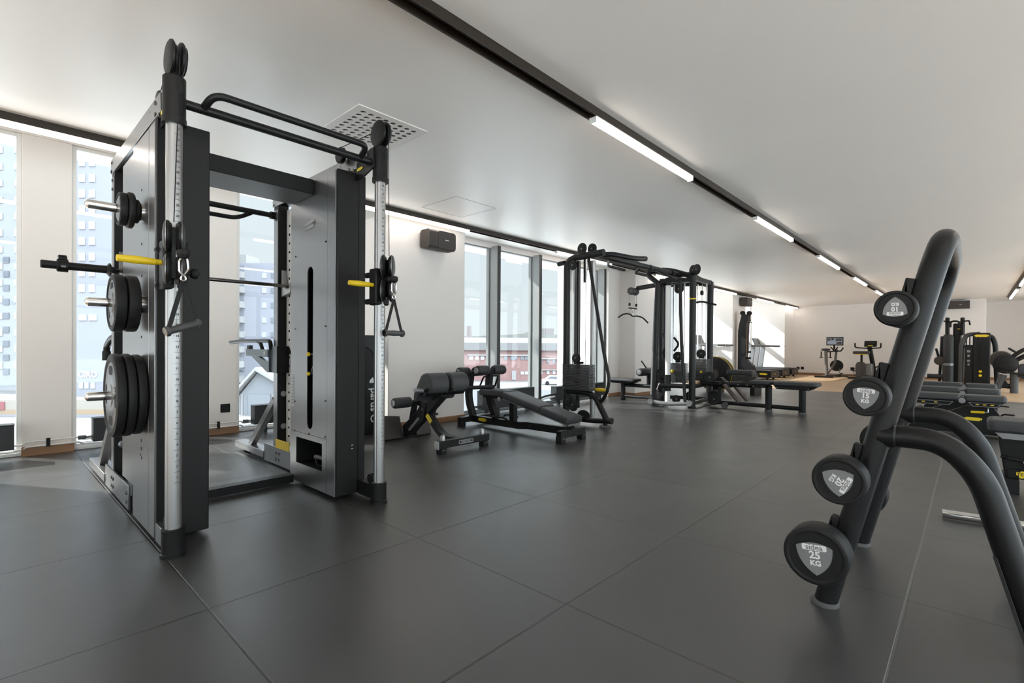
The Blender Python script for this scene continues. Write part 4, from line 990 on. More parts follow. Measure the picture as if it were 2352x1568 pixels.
# top frame
G().tube([(8.12, Yof(1511, 8.12), 2.16), (8.0, 4.25, 2.36), (8.25, 3.95, 2.42), (8.32, 3.55, 2.27)], .045, 16, bend=.2).out('top_arch', 'tube_black', J)
G().tube([(8.3, 3.74, 2.30), (8.7, 3.70, 2.36), (8.9, 3.62, 2.27), (9.33, 3.60, 2.26)], .042, 16, bend=.15).out('top_arch', 'tube_black', J)
g = G()
for p in (((8.12, 4.02, 2.17), (9.05, 4.35, 2.22)), ((8.30, 3.50, 2.24), (9.33, 3.60, 2.24)), ((9.05, 4.35, 2.24), (9.33, 3.60, 2.24)), ((8.3, 3.5, 2.2), (8.55, 4.2, 2.2)), ((8.12, 4.02, 2.2), (8.30, 3.50, 2.2))): g.bar(p[0], p[1], .06, .07)
g.out('top_frame', 'black_coat', J)
for q in (-.04, .04): pulley((8.33+q*.6, 3.48+q, 2.37), (1, -.5, 0), .09, .03)
pulley((8.75, 3.95, 2.12), (1, 0, 0), .09, .04)
G().tube([(8.75, 4.2, 2.24), (8.75, 4.80, 2.19)], .045, 16).out('pulldown_arm', 'tube_black', J)
for xx in (8.62, 8.78): pulley((xx, 4.86, 2.13), (1, .4, 0), .075, .06, 'plastic_grey')
for xx in (8.60, 8.86): G().tube([(xx, 4.88, 2.06), (xx, 4.88, 1.88)], .004, 6).out('pulldown_cable', 'steel_dark', J)
for xx in (8.60, 8.86): G().lathe((xx, 4.88, 1.90), (0, 0, -1), [(0, .012), (.01, .022), (.05, .022), (.06, .01)], 12).out('cable_stopper', 'rubber_black', J)
G().tube([(8.58, 4.88, 1.80), (8.88, 4.88, 1.80)], .014, 8).out('spreader_bar', 'black_coat', J)
for xx in (8.60, 8.86): G().cyl((xx, 4.88, 1.84), (xx, 4.88, 1.80), .006, 8).out('link', 'chrome', J)
lb = thing('lat_bar', (8.73, 4.88, 1.6), 'curved black lat pulldown bar hanging left of the multi station', 'pulldown bar', 'pulldown bars on the multi station')
G().tube([(8.28, 4.94, 1.60), (8.42, 4.91, 1.68), (8.62, 4.89, 1.69), (8.73, 4.88, 1.64), (8.84, 4.88, 1.66), (9.02, 4.83, 1.64), (9.16, 4.78, 1.53)], .015, 12, bend=.08).out('bar', 'tube_black', lb)
G().tube([(8.73, 4.88, 1.80), (8.715, 4.88, 1.74), (8.73, 4.88, 1.65), (8.745, 4.88, 1.74), (8.73, 4.88, 1.80)], .006, 6).out('snap_hook', 'chrome', lb)
lb = thing('lat_bar', (9.05, 3.5, 1.75), 'straight dark pulldown bar hanging on the right side of the multi station', 'pulldown bar', 'pulldown bars on the multi station')
a, b_, c_ = aX(1584, 700, 8.9), aX(1612, 692, 8.9), aX(1645, 700, 8.9)
G().tube([a, (a*.5+b_*.5)+V((0, 0, .012)), b_, c_], .017, 12, bend=.1).out('bar', 'tube_black', lb)
G().lathe(b_+V((0, 0, .20)), (0, 0, -1), [(0, .01), (.02, .03), (.07, .03), (.09, .01)], 12).out('cable_stopper', 'rubber_black', lb)
G().cyl(b_, b_+V((0, 0, .12)), .008, 8).out('snap_hook', 'chrome', lb)
# stacks
stack(8.42, 3.80, .30, .16, .42, 18, .0195); stack(8.62, 4.22, .24, .14, .42, 20, .02); stack(8.95, 3.60, .26, .14, .44, 20, .02)
for x, y in ((8.42, 3.70), (8.42, 3.90), (8.62, 4.14), (8.62, 4.3), (8.95, 3.52), (8.95, 3.68)): rod(x, y, .4, 2.2)
for x, y in ((8.42, 3.80), (8.62, 4.22), (8.95, 3.60)): rod(x, y, .85, 2.2, .005, 'steel_dark', 'cable')
G().lathe((8.33, 3.865, .62), (-1, 0, 0), [(0, .012), (.004, .026), (.02, .026), (.026, .016)]).out('selector_pin', 'yellow', J)
G().lathe((8.87, 3.575, .60), (-1, 0, 0), [(0, .012), (.004, .022), (.02, .022), (.026, .014)]).out('selector_pin', 'yellow', J)
for c, ax, r in (((8.40, 3.80, .88), (1, .3, 0), .085), ((8.6, 4.2, .92), (1, .3, 0), .075), ((8.92, 3.6, .93), (1, .3, 0), .08), ((8.3, 4.1, .15), (1, .2, 0), .08), ((8.7, 3.7, .16), (1, .2, 0), .09), ((9.0, 3.4, .17), (1, .2, 0), .09), ((8.25, 3.76, .14), (1, .5, 0), .07)): pulley(c, ax, r)
# base frame
g = G()
for a, b_, r in (((8.12, 4.05, .37), (8.30, 3.50, .37), .04), ((8.30, 3.50, .37), (9.33, 3.60, .37), .04), ((8.12, 4.05, .37), (8.9, 4.35, .37), .04), ((9.33, 3.6, .08), (9.05, 4.35, .08), .035), ((8.30, 3.5, .08), (9.33, 3.6, .08), .035), ((8.12, 4.05, .08), (9.05, 4.35, .08), .035)): g.cyl(a, b_, r, 14)
g.out('base_frame', 'tube_black', J)
G().tube([(8.05, 4.10, .085), (8.08, 3.85, .06), (8.22, 3.53, .085)], .035, 14, bend=.15).out('base_guard', 'silver_plastic', J)
for p in ((8.04, 4.12), (8.23, 3.50)): G().cyl((p[0], p[1], .09), (p[0]-.05, p[1], .09), .05, 16).out('guard_cap', 'rubber_grey', J)
hx_ = aX(1508, 915, 8.05)
hh = thing('cable_stirrup', (hx_.x, hx_.y, 0), 'stirrup handle hanging close to the floor at the multi station', 'cable attachment', 'stirrup handles hanging from cables')
G().tube([hx_+V((0, 0, .16)), (hx_.x, hx_.y+.06, .025)], .006, 6).out('strap', 'rubber_black', hh); G().tube([hx_+V((0, 0, .16)), (hx_.x+.02, hx_.y-.10, .03)], .006, 6).out('strap', 'rubber_black', hh)
G().cyl((hx_.x, hx_.y+.08, .022), (hx_.x+.02, hx_.y-.12, .026), .018, 12).out('grip', 'plastic_grey', hh)
g = G(); g.tube([hx_+V((0, 0, .16)), (hx_.x+.04, hx_.y-.03, .42)], .008, 6); g.out('snap_hook', 'chrome', hh)
# coiled ropes hung on the frame
for nm, (pa, pb, pc) in (('loop', ((1522, 765), (1530, 790), (1522, 812))), ('loop', ((1548, 775), (1560, 790), (1548, 806)))):
    q = [aX(*p, 8.3) for p in (pa, pb, pc)]
    G().tube([q[0], q[1], q[2]], .02, 8, bend=.06).out('hanging_grip', 'tube_black', J)
# pulldown seat (towards the windows)
sx = 8.62
G().tube([(sx, 4.35, .30), (sx, 5.05, .30)], .036, 14).out('seat_rail', 'tube_black', J); G().tube([(sx, 4.3, .08), (sx, 5.02, .08)], .03, 14).out('floor_rail', 'tube_black', J)
G().cyl((sx, 5.02, 0), (sx, 5.02, .34), .045, 16).out('seat_leg', 'tube_black', J)
pad((sx, 5.0, .375), (1, 0, 0), (0, 1, 0), .32, .62, .055, .06).out('seat_pad', 'leather', J)
G().prism([(4.70, .40), (5.30, .40), (5.20, .335), (4.80, .335)], (sx-.13, 0, 0), (0, 1, 0), (0, 0, 1), .26).out('seat_shell', 'black_coat', J, bevel=.01)
G().cyl((sx+.1, 4.52, .33), (sx+.1, 4.52, .54), .045, 14).out('knee_post', 'tube_black', J)
roller(J, (sx-.22, 4.56, .57), (sx+.06, 4.56, .57), .075); roller(J, (sx+.12, 4.56, .57), (sx+.42, 4.56, .57), .075, cap=False)
G().cyl((sx+.03, 4.56, .57), (sx+.15, 4.56, .57), .078, 18).out('knee_hub', 'plastic_grey', J)
G().tube([(sx+.06, 4.54, .62), (sx-.02, 4.62, .78)], .013, 8).out('adjust_lever', 'black_coat', J)
# low row bench (towards the camera side)
rx = 8.80
G().tube([(rx, 3.55, .40), (rx, 2.55, .42)], .045, 16).out('row_rail', 'tube_black', J)
G().tube([(rx, 3.4, .085), (rx, 1.95, .085)], .034, 14).out('row_floor_rail', 'tube_black', J)
for y in (2.43, 1.94):
    l = G().cyl((rx, y, 0), (rx, y, .42), .052, 18).out('row_leg', 'tube_black', J)
    G().lathe((rx, y, 0), (0, 0, 1), [(0, .06), (.02, .06), (.028, .052)]).out('foot_ring', 'rubber_grey', l)
for ya, yb, nm in ((2.70, 2.36, 'row_front_pad'), (2.34, 1.70, 'row_seat_pad')):
    pad((rx, (ya+yb)/2, .445), (1, 0, 0), (0, 1, 0), .36, ya-yb, .06, .08).out(nm, 'leather', J)
    sh_ = G().prism([(yb+.01, .455), (ya-.01, .455), (ya-.06, .385), (yb+.12, .385)], (rx-.15, 0, 0), (0, 1, 0), (0, 0, 1), .30).out('row_shell', 'black_coat', J, bevel=.012)
    for y in (yb+.13, ya-.08): bolt(sh_, (rx-.15, y, .405), (-1, 0, 0), .012)
for y in (3.2, 3.05, 2.9, 2.75): bolt(J, (rx-.045, y, .41), (-1, 0, 0), .012)
for s_ in (-.26, .14):
    G().bar((rx+s_, 3.05, .42), (rx+s_, 2.80, .13), .13, .03, (0, 1, .6)).out('foot_plate', 'brown_plate', J, bevel=.006)
G().tube([(rx-.05, 3.2, .36), (rx-.05, 3.2, .08)], .03, 12).out('row_post', 'tube_black', J)
pulley((rx-.1, 3.28, .14), (1, .3, 0), .10, .05); pulley((rx-.1, 3.36, .52), (1, .3, 0), .10, .05)
G().cyl((rx-.12, 3.10, .05), (rx-.05, 3.10, .05), .05, 14).out('base_cap', 'rubber_grey', J)
G().bar((rx, 3.20, .52), (rx, 3.02, .36), .16, .03, (0, 1, .8)).out('row_shield', 'black_coat', J, bevel=.01)
# ================================================================== ADJUSTABLE BENCHES (right)
def bench(x, y, lab, grp):
    t = thing('adjustable_bench', (x, y, 0), lab, 'exercise bench', grp)
    pad((x, y-.145, .415), (1, 0, 0), (0, 1, 0), .30, .37, .075, .04).out('seat_pad', 'leather_light', t)
    pad((x, y+.47, .42), (1, 0, 0), (0, 1, 0), .30, .80, .075, .04).out('backrest_pad', 'leather_light', t)
    G().lathe((x-.14, y+.06, .42), (-1, 0, 0), [(0, .03), (.02, .034), (.03, .028)], 20).out('hinge_cap', 'silver_plastic', t)
    G().lathe((x+.14, y+.06, .42), (1, 0, 0), [(0, .03), (.02, .034), (.03, .028)], 20).out('hinge_cap', 'silver_plastic', t)
    for ya, yb in ((-.30, .02), (.12, .72)):
        s = G().prism([(ya, .41), (yb, .41), (yb-.05, .35), (ya+.05, .35)], (x-.11, y, 0), (0, 1, 0), (0, 0, 1), .22).out('pad_carrier', 'black_coat', t)
        f = G().ring([(ya+.012, .404), (yb-.012, .404), (yb-.055, .356), (ya+.055, .356)][::-1], [(ya+.026, .398), (yb-.026, .398), (yb-.06, .362), (ya+.06, .362)][::-1], (x-.1105, y, 0), (0, 1, 0), (0, 0, 1), -.002).out('scale_frame', 'silver_plastic', s)
        g = G()
        for k in range(3):
            yy = ya+(yb-ya)*(.3+.2*k); g.box((x-.1135, y+yy-.015, .376), (x-.1105, y+yy+.015, .388))
        g.out('scale_mark', 'badge_yellow', s)
    b = G().prism([(-.22, .35), (.02, .35), (.55, .10), (.55, .06), (-.30, .06), (-.30, .22)], (x-.05, y, 0), (0, 1, 0), (0, 0, 1), .10).out('base_body', 'black_coat', t, bevel=.006)
    G().tube([(x-.06, y-.17, .345), (x-.075, y-.17, .29), (x-.075, y-.02, .285)], .008, 8, bend=.01).out('adjust_lever', 'alu', t)
    G().cyl((x-.075, y-.14, .289), (x-.075, y-.02, .285), .015, 12).out('lever_grip', 'yellow', t)
    badge(b, (x-.052, y-.04, .20), (0, -1, 0), (0, 0, 1), .16, text=False)
    for yy, w in ((-.30, .25), (.62, .25)):
        G().box((x-w, y+yy-.03, .012), (x+w, y+yy+.03, .07)).out('floor_bar', 'black_coat', t, bevel=.004)
        for s_ in (-1, 1): G().box((x+s_*w-.03, y+yy-.035, 0), (x+s_*w+.03, y+yy+.035, .03)).out('foot', 'rubber_black', t)
    G().box((x-.05, y-.30, .02), (x+.05, y+.62, .07)).out('floor_beam', 'black_coat', t, bevel=.004)
    G().tube([(x, y-.30, .09), (x, y-.36, .15), (x-.08, y-.46, .15), (x+.08, y-.46, .15)], .011, 8, bend=.03).out('pull_handle', 'black_coat', t)
    return t
b1 = bench(8.2, .02, 'front bench of the three grey padded benches in a row', 'adjustable benches in a row')
bb = dup(b1, (1.35, .01, 0), 'middle bench of the three grey padded benches in a row')
bb = dup(b1, (2.70, .01, 0), 'rearmost bench of the three grey padded benches in a row')
# the near bench cut by the frame
N_ = thing('flat_bench', (5.25, -.45, 0), 'grey padded bench at the right edge with a silver rail and yellow badge', 'exercise bench')
x = 5.25
pad((x, -.50, .435), (1, 0, 0), (0, 1, 0), .34, .82, .085, .05).out('seat_pad', 'leather_light', N_)
G().prism([(-.90, .43), (-.13, .43), (-.17, .385), (-.90, .385)], (x-.16, 0, 0), (0, 1, 0), (0, 0, 1), .32).out('rail', 'silver_plastic', N_, bevel=.003)
G().prism([(-.90, .385), (-.15, .385), (-.19, .10), (-.30, .10), (-.30, .30), (-.90, .30)], (x-.12, 0, 0), (0, 1, 0), (0, 0, 1), .24).out('frame', 'black_coat', N_, bevel=.006)
G().box((x-.02, -.90, .17), (x, -.30, .30)).out('back_plate', 'brown_plate', N_)
lb_ = G().box((x-.13, -.90, .10), (x+.13, -.20, .17)).out('lower_beam', 'black_coat', N_, bevel=.005)
badge(lb_, (x-.132, -.345, .135), (0, -1, 0), (0, 0, 1), .20)
bolt(lb_, (x-.125, -.28, .22), (-1, 0, 0), .012)
G().tube([(x-.12, -.17, .25), (x-.15, -.20, .25), (x-.15, -.28, .235)], .012, 8, bend=.01).out('side_handle', 'black_coat', N_)
for y in (-.22, -.85): G().box((x-.2, y-.04, 0), (x+.2, y+.04, .10)).out('foot', 'rubber_black', N_, bevel=.004)
t = tag(G().lathe((4.03, .125, .03), V((.10, -.80, 0)), [(0, .024), (.003, .026), (.9, .026)], 24).out('steel_tube', 'chrome'), 'chrome steel tube lying low on the floor behind the barbell stand', 'steel tube')

# ================================================================== TREADMILLS
def treadmill(x, y, lab):
    t = thing('treadmill', (x+.42, y+.8, 0), lab, 'treadmill', 'treadmills facing the windows')
    b = G().prism([(y, .07), (y, .285), (y+.10, .30), (y+1.45, .30), (y+1.5, .24), (y+1.5, .07)], (x, 0, 0), (0, 1, 0), (0, 0, 1), .88).out('deck', 'black_coat', t, bevel=.012)
    G().box((x+.14, y-.004, .285), (x+.74, y+1.35, .306)).out('running_belt', 'rubber_black', t)
    G().box((x+.01, y-.012, .09), (x+.87, y, .275)).out('rear_cover', 'speaker_brown', t, bevel=.008)
    badge(b, (x-.003, y+.22, .19), (0, -1, 0), (0, 0, 1), .24, text=False)
    G().prism(rr(.05, .05, .02), (x+.44, y-.0125, .18), (1, 0, 0), (0, 0, 1), .003).out('rear_emblem', 'badge_yellow', t)
    for xx in (x+.08, x+.74):
        for yy in (y+.1, y+1.3): G().box((xx, yy, 0), (xx+.06, yy+.06, .08)).out('foot', 'rubber_black', t)
        G().prism([(y+1.20, .28), (y+1.38, .28), (y+1.28, 1.10), (y+1.10, 1.10)], (xx, 0, 0), (0, 1, 0), (0, 0, 1), .07).out('upright', 'silver_plastic', t, bevel=.015)
        r = G().box((xx+.01, y+.42, 1.08), (xx+.06, y+1.28, 1.14)).out('handrail', 'plastic_grey', t, bevel=.02)
        G().box((xx, y+.62, 1.075), (xx+.07, y+.80, 1.146)).out('grip_pad', 'silver_plastic', r)
    G().prism([(y+1.10, 1.10), (y+1.30, 1.10), (y+1.42, 1.40), (y+1.38, 1.42), (y+1.28, 1.20)], (x+.12, 0, 0), (0, 1, 0), (0, 0, 1), .64).out('console', 'plastic_grey', t, bevel=.006)
    G().bar((x+.44, y+1.29, 1.20), (x+.44, y+1.385, 1.40), .56, .006, (0, -.9, .44)).out('screen', 'screen_dark', t)
    return t
T0 = treadmill(14.35, 4.72, 'treadmill with the nearest deck, console behind the multi station')
dup(T0, (2.95, 0, 0), 'treadmill right of the tall black pulley trainer, silver upright showing')
dup(T0, (4.45, .05, 0), 'second treadmill from the far wall end of the row')
dup(T0, (5.70, .05, 0), 'last treadmill in the row nearest the far wall')

# ================================================================== TALL PULLEY TRAINER
S_ = thing('ski_trainer', (15.6, 4.6, 0), 'tall narrow black standing pulley trainer in front of the far pier', 'cardio machine')
XS = 15.45
img = [(1706, 722), (1722, 722), (1719, 745), (1717, 790), (1715, 822), (1720, 830), (1732, 840), (1735, 856), (1735, 877), (1697, 877), (1698, 760), (1700, 748)]
P = [aX(a, b_, XS) for a, b_ in img]
G().prism([(p.y, p.z) for p in P], (XS-.12, 0, 0), (0, 1, 0), (0, 0, 1), .24).out('tower', 'black_coat', S_, bevel=.012)
p = aX(1716, 740, XS-.13); q = aX(1714, 820, XS-.13)
G().tube([p, q], .004, 8).out('drive_cord', 'skirting', S_)
for px_ in (1706, 1721):
    c = aX(px_, 719, XS); G().lathe(c-V((.06, 0, 0)), (1, 0, 0), [(0, .03), (0, .06), (.03, .066), (.09, .066), (.12, .06), (.12, .03)]).out('pulley', 'black_matte', S_)
c = aX(1722, 728, XS-.05); G().tube([c, c+V((0, -.02, -.10)), c+V((0, -.05, -.16)), c+V((0, .02, -.16))], .012, 8).out('pull_grip', 'rubber_black', S_)
c = aX(1722, 866, XS); w_ = G().lathe(c-V((.16, 0, 0)), (1, 0, 0), [(0, .05), (0, .17), (.03, .20), (.29, .20), (.32, .17), (.32, .05)], 32).out('flywheel_housing', 'black_coat', S_)
G().lathe(c-V((.165, 0, 0)), (1, 0, 0), [(0, .150), (.004, .150), (.004, .165), (0, .165)], 32).out('ring', 'yellow', w_)
g = G()
for a_ in ((1716, 808), (1716, 822)):
    c = aX(*a_, XS-.05); g.box(c-V((.03, .10, .03)), c+V((.03, .02, .03)))
g.out('resistance_control', 'black_matte', S_)
G().box((XS-.3, P[9].y-.9, 0), (XS+.3, P[9].y+.05, max(.06, P[8].z))).out('base_platform', 'black_coat', S_, bevel=.006)

# ================================================================== ROWER
XR_ = 11.7
c = aX(1643, 874, XR_); r_ = .40
W_ = thing('rowing_machine', (XR_, c.y, 0), 'rowing machine with round black flywheel and yellow rim lines', 'cardio machine')
c.z = max(c.z, r_+.03)
w_ = G().lathe(c-V((.13, 0, 0)), (1, 0, 0), [(0, .05), (0, r_*.80), (.03, r_*.95), (.06, r_), (.20, r_), (.23, r_*.95), (.26, r_*.8), (.26, .05)], 48).out('flywheel', 'black_coat', W_)
for q in (.055, .205): G().lathe(c-V((.13-q, 0, 0)), (1, 0, 0), [(0, r_*.99), (0, r_+.004), (.012, r_+.004), (.012, r_*.99)], 48).out('rim_line', 'yellow', w_)
G().lathe(c-V((.136, 0, 0)), (1, 0, 0), [(0, .06), (.002, .12), (.006, .12)], 24).out('hub', 'speaker_brown', w_)
ya_, yb_ = aX(1672, 860, XR_).y, aX(1733, 860, XR_).y
G().bar(c+V((0, .1, -.12)), (XR_, yb_-.05, .36), .10, .10).out('slide_rail', 'plastic_grey', W_, bevel=.01)
pad((XR_, (ya_+yb_)/2, .42), (1, 0, 0), (0, 1, 0), .30, ya_-yb_, .12, .05).out('seat', 'leather', W_)
G().box((XR_-.25, yb_-.08, 0), (XR_+.25, yb_+.02, .36)).out('rear_foot', 'black_coat', W_, bevel=.01)
G().box((XR_-.3, c.y-.1, 0), (XR_+.3, c.y+.1, .08)).out('front_foot', 'black_coat', W_, bevel=.01)

# ================================================================== EXERCISE BIKES by the far wall
def P21(a, b_, X=21.0): return aX(a, b_, X)
E1 = thing('exercise_bike', (21, P21(1917, 862).y, 0), 'indoor exercise bike with a large tilted screen by the far wall', 'exercise bike', 'bikes by the far wall')
a, b_ = P21(1898, 774, 20.8), P21(1937, 793, 20.8)
s = G().box((20.80, b_.y, b_.z), (20.84, a.y, a.z)).out('screen_case', 'black_coat', E1, bevel=.006)
G().box((20.796, b_.y+.03, b_.z+.03), (20.80, a.y-.03, a.z-.03)).out('screen', 'screen_lit', s)
g = G(); w_ = a.y-b_.y; h_ = a.z-b_.z
for (u0, v0, u1, v1) in ((.08, .55, .25, .85), (.30, .6, .45, .88), (.55, .5, .9, .85), (.6, .15, .9, .42)): g.box((20.794, a.y-u1*w_, b_.z+v0*h_), (20.796, a.y-u0*w_, b_.z+v1*h_))
g.out('screen_picture', 'plastic_grey', s)
pc = P21(1917, 795, 21)
G().tube([(20.86, pc.y, b_.z+.1), (20.95, pc.y, pc.z-.05), (21.05, P21(1915, 812).y, 1.02)], .03, 10).out('screen_stem', 'black_coat', E1)
hb = G()
for q in ((1897, 802, 1902, 808), (1937, 800, 1932, 806)):
    p0, p1, p2 = P21(q[0], q[1]-2, 20.75), P21(q[2], q[3], 20.8), P21(1917, 806, 21)
    hb.tube([p0, p1, p2], .022, 8, bend=.05)
for q in (1908, 1924): hb.tube([P21(q, 797, 20.8), P21(1917, 806, 21)], .02, 8)
hb.out('handlebar', 'black_matte', E1)
p0, p1 = P21(1906, 812), P21(1904, 864)
G().tube([(20.6, p0.y+.05, .95), (20.6, p1.y, .08)], .05, 12).out('seat_post', 'frame_grey', E1)
pad((20.6, p0.y+.05, .95), (1, 0, 0), (0, 1, 0), .30, .26, .08, .09).out('saddle', 'leather', E1)
for q in (-.14, .14):
    g = G().cyl((20.58, p0.y+.05+q, .93), (20.58, p0.y+.05+q, .72), .018, 8); g.box((20.55, p0.y+.05+q-.05, .70), (20.61, p0.y+.05+q+.05, .73)); g.out('pocket_weight', 'black_matte', E1)
fw = P21(1920, 846)
G().lathe((20.96, fw.y-.02, .42), (1, 0, 0), [(0, .04), (0, .18), (.02, .205), (.06, .205), (.08, .18), (.08, .04)], 32).out('flywheel', 'black_coat', E1)
G().tube([(21.05, pc.y-.05, 1.02), (20.95, fw.y+.02, .50), (20.65, p1.y, .12)], .04, 12, bend=.1).out('frame', 'frame_grey', E1)
G().bar((20.4, p1.y+.05, .05), (21.45, fw.y-.02, .05), .10, .07).out('base_beam', 'plastic_grey', E1)
for xx, yy in ((20.4, p1.y+.05), (21.45, fw.y-.02)): G().bar((xx, yy-.28, .03), (xx, yy+.28, .03), .09, .06).out('floor_bar', 'black_coat', E1)
for s_ in (-.14, .14):
    cr = G().bar((20.9+s_*.0, fw.y+s_, .32), (20.82, fw.y+s_, .24+s_*.5), .02, .04).out('crank', 'steel_dark', E1)
    G().box((20.75, fw.y+s_*1.4-.04, .20+s_*.5), (20.86, fw.y+s_*1.4+.04, .23+s_*.5)).out('pedal', 'black_matte', E1)
E2 = thing('exercise_bike', (21, P21(1995, 866).y, 0), 'upright exercise bike with a dark console and wide seat by the far wall', 'exercise bike', 'bikes by the far wall')
a, b_ = P21(1984, 783, 20.8), P21(2013, 796, 20.8); yc = P21(1997, 800).y
s = G().bar((20.80, yc-.05, b_.z), (20.88, yc-.05, a.z), a.y-b_.y, .05, (1, 0, 0)).out('console', 'black_coat', E2, bevel=.01)
G().bar((20.772, yc-.05, b_.z+.08), (20.845, yc-.05, a.z-.04), (a.y-b_.y)*.6, .008, (1, 0, 0)).out('display', 'screen_dark', s)
G().box((20.77, yc-.12, b_.z+.02), (20.775, yc+.02, b_.z+.05)).out('emblem', 'badge_yellow', s)
g = G()
for s_ in (-1, 1): g.tube([(20.9, yc, b_.z-.06), (20.8, yc+s_*.30, b_.z-.04), (20.62, yc+s_*.36, b_.z-.02), (20.60, yc+s_*.36, b_.z+.12)], .022, 10, bend=.06)
g.out('handlebar', 'black_matte', E2)
G().tube([(21.0, yc, b_.z), (21.15, yc-.15, .05)], .07, 14).out('front_column', 'black_coat', E2)
pad((20.55, yc+.17, .86), (1, 0, 0), (0, 1, 0), .36, .48, .09, .12).out('saddle', 'leather', E2)
G().box((20.4, yc+.0, .83), (20.7, yc+.36, .86)).out('saddle_base', 'badge_yellow', E2, bevel=.01)
G().cyl((20.6, yc+.17, .10), (20.6, yc+.17, .84), .035, 14).out('seat_post', 'black_coat', E2)
G().lathe((20.65, yc+.20, .06), (0, 0, 1), [(0, .14), (.40, .15), (.50, .11), (.52, .05)], 20).out('seat_column', 'speaker_brown', E2)
G().box((20.75, yc-.12, .08), (21.15, yc+.12, .52)).out('drive_cover', 'silver_plastic', E2, bevel=.05)
for s_, zz in ((1, .26), (-1, .46)):
    G().box((20.80, yc+s_*.38-.07, zz-.02), (20.92, yc+s_*.38+.07, zz+.02)).out('pedal', 'black_matte', E2)
    G().tube([(20.86, yc+s_*.38-.07, zz), (20.86, yc+s_*.38, zz+.12), (20.86, yc+s_*.38+.07, zz)], .01, 8, bend=.06).out('pedal_strap', 'rubber_black', E2)
    G().bar((20.88, yc+s_*.30, zz), (20.95, yc+s_*.14, .36), .03, .04).out('crank', 'steel_dark', E2)
G().bar((20.4, yc+.2, .05), (21.4, yc-.2, .05), .12, .07).out('base_beam', 'black_coat', E2)
for xx, yy in ((20.4, yc+.2), (21.4, yc-.2)): G().bar((xx, yy-.33, .03), (xx, yy+.33, .03), .10, .06).out('floor_bar', 'black_coat', E2)
p0 = aX(1958, 850, 22.08)
tag(G().tube([(22.07, p0.y, p0.z), (21.95, p0.y-.1, .02), (21.5, yc+.35, .012), (21.3, yc+.1, .03)], .008, 6, bend=.1).out('power_cord', 'black_matte'), 'thin power cord from the wall socket to the second bike', 'cord')

# ================================================================== FAR RIGHT STRENGTH MACHINES
XM = 18.4
def PM(a, b_, X=XM): return aX(a, b_, X)
m_ = thing('weight_machine', (18.6, -.1, 0), 'black selector weight machine tower with yellow badge right of the far speaker', 'strength machine')
a, b_ = PM(2221, 768), PM(2282, 884)
yL, yR, zt = PM(2206, 768).y, PM(2290, 768).y, PM(2240, 764).z
cov = G().prism(rr(yL-yR-.22, zt-.05, .05, 4, (yL+yR)/2, (zt+.05)/2), (XM+.45, 0, 0), (0, 1, 0), (0, 0, 1), -.45).out('stack_cover', 'black_coat', m_, bevel=.01) if False else G().box((XM, yR+.12, .03), (XM+.40, yL-.25, zt)).out('stack_cover', 'black_coat', m_, bevel=.03)
G().box((XM-.004, PM(2250, 820).y-.045, .28), (XM+.0, PM(2250, 820).y+.045, PM(2250, 788).z)).out('stack_window', 'black_matte', cov)
for z in (.33, .44): G().lathe((XM-.004, PM(2252, 820).y, z), (-1, 0, 0), [(0, .02), (.01, .035), (.02, .03)], 12).out('selector_knob', 'yellow', m_)
badge(cov, (XM-.006, PM(2254, 820).y, PM(2250, 771).z), (0, -1, 0), (0, 0, 1), .28, text=False)
gp_ = G().box((XM+.02, yL-.26, .03), (XM+.36, yL-.08, zt-.33)).out('instruction_cover', 'black_coat', m_, bevel=.02)
g = G()
for k, (zz, w_) in enumerate(((.98, .07), (.86, .05), (.72, .06), (.62, .04))): g.box((XM+.014, yL-.17-w_/2, zz-.03), (XM+.02, yL-.17+w_/2, zz+.03))
g.out('instruction_print', 'silver_plastic', gp_)
G().tube([(XM+.1, yL-.02, .03), (XM+.1, yL-.02, zt-.35), (XM+.1, yL-.12, zt-.04), (XM+.1, yL-.40, zt-.03)], .055, 12, bend=.12).out('left_frame_tube', 'plastic_grey', m_)
G().tube([(XM+.1, yR-.02, .03), (XM+.1, yR+.03, zt-.30), (XM+.1, yR+.10, zt-.08), (XM+.1, yR+.3, zt-.07)], .055, 12, bend=.12).out('right_frame_tube', 'black_coat', m_)
G().box((XM-.02, yR-.05, 0), (XM+.5, yL+.05, .035)).out('base', 'rubber_black', m_)
for q in (.05, .12): G().cyl((XM+.2, yL-.16+q-.08, .4), (XM+.2, yL-.16+q-.08, zt-.08), .014, 8).out('guide_rod', 'chrome', m_)
# press machine left of it
XQ = 19.6
def PQ(a, b_): return aX(a, b_, XQ)
q_ = thing('chest_press_machine', (19.8, PQ(2180, 870).y, 0), 'dark press machine with padded upright and arm levers behind the barbell stand', 'strength machine')
p0, p1 = PQ(2178, 768), PQ(2178, 876)
u_ = G().lathe((XQ, p0.y, .02), (0, 0, 1), [(0, .13), (.55, .13), (.56, .12), (.60, .12), (.61, .13), (p0.z-.10, .13), (p0.z-.02, .09)], 20).out('padded_column', 'leather', q_)
G().lathe((XQ, p0.y, .55), (0, 0, 1), [(0, .132), (.07, .132)], 20).out('band', 'silver_plastic', u_)
p2, p3 = PQ(2196, 740), PQ(2206, 876)
G().box((XQ+.1, PQ(2208, 820).y, .02), (XQ+.5, PQ(2188, 820).y, PQ(2190, 742).z)).out('weight_tower', 'black_coat', q_, bevel=.04)
badge(q_, (XQ+.095, PQ(2203, 820).y, PQ(2190, 755).z), (0, -1, 0), (0, 0, 1), .10, text=False)
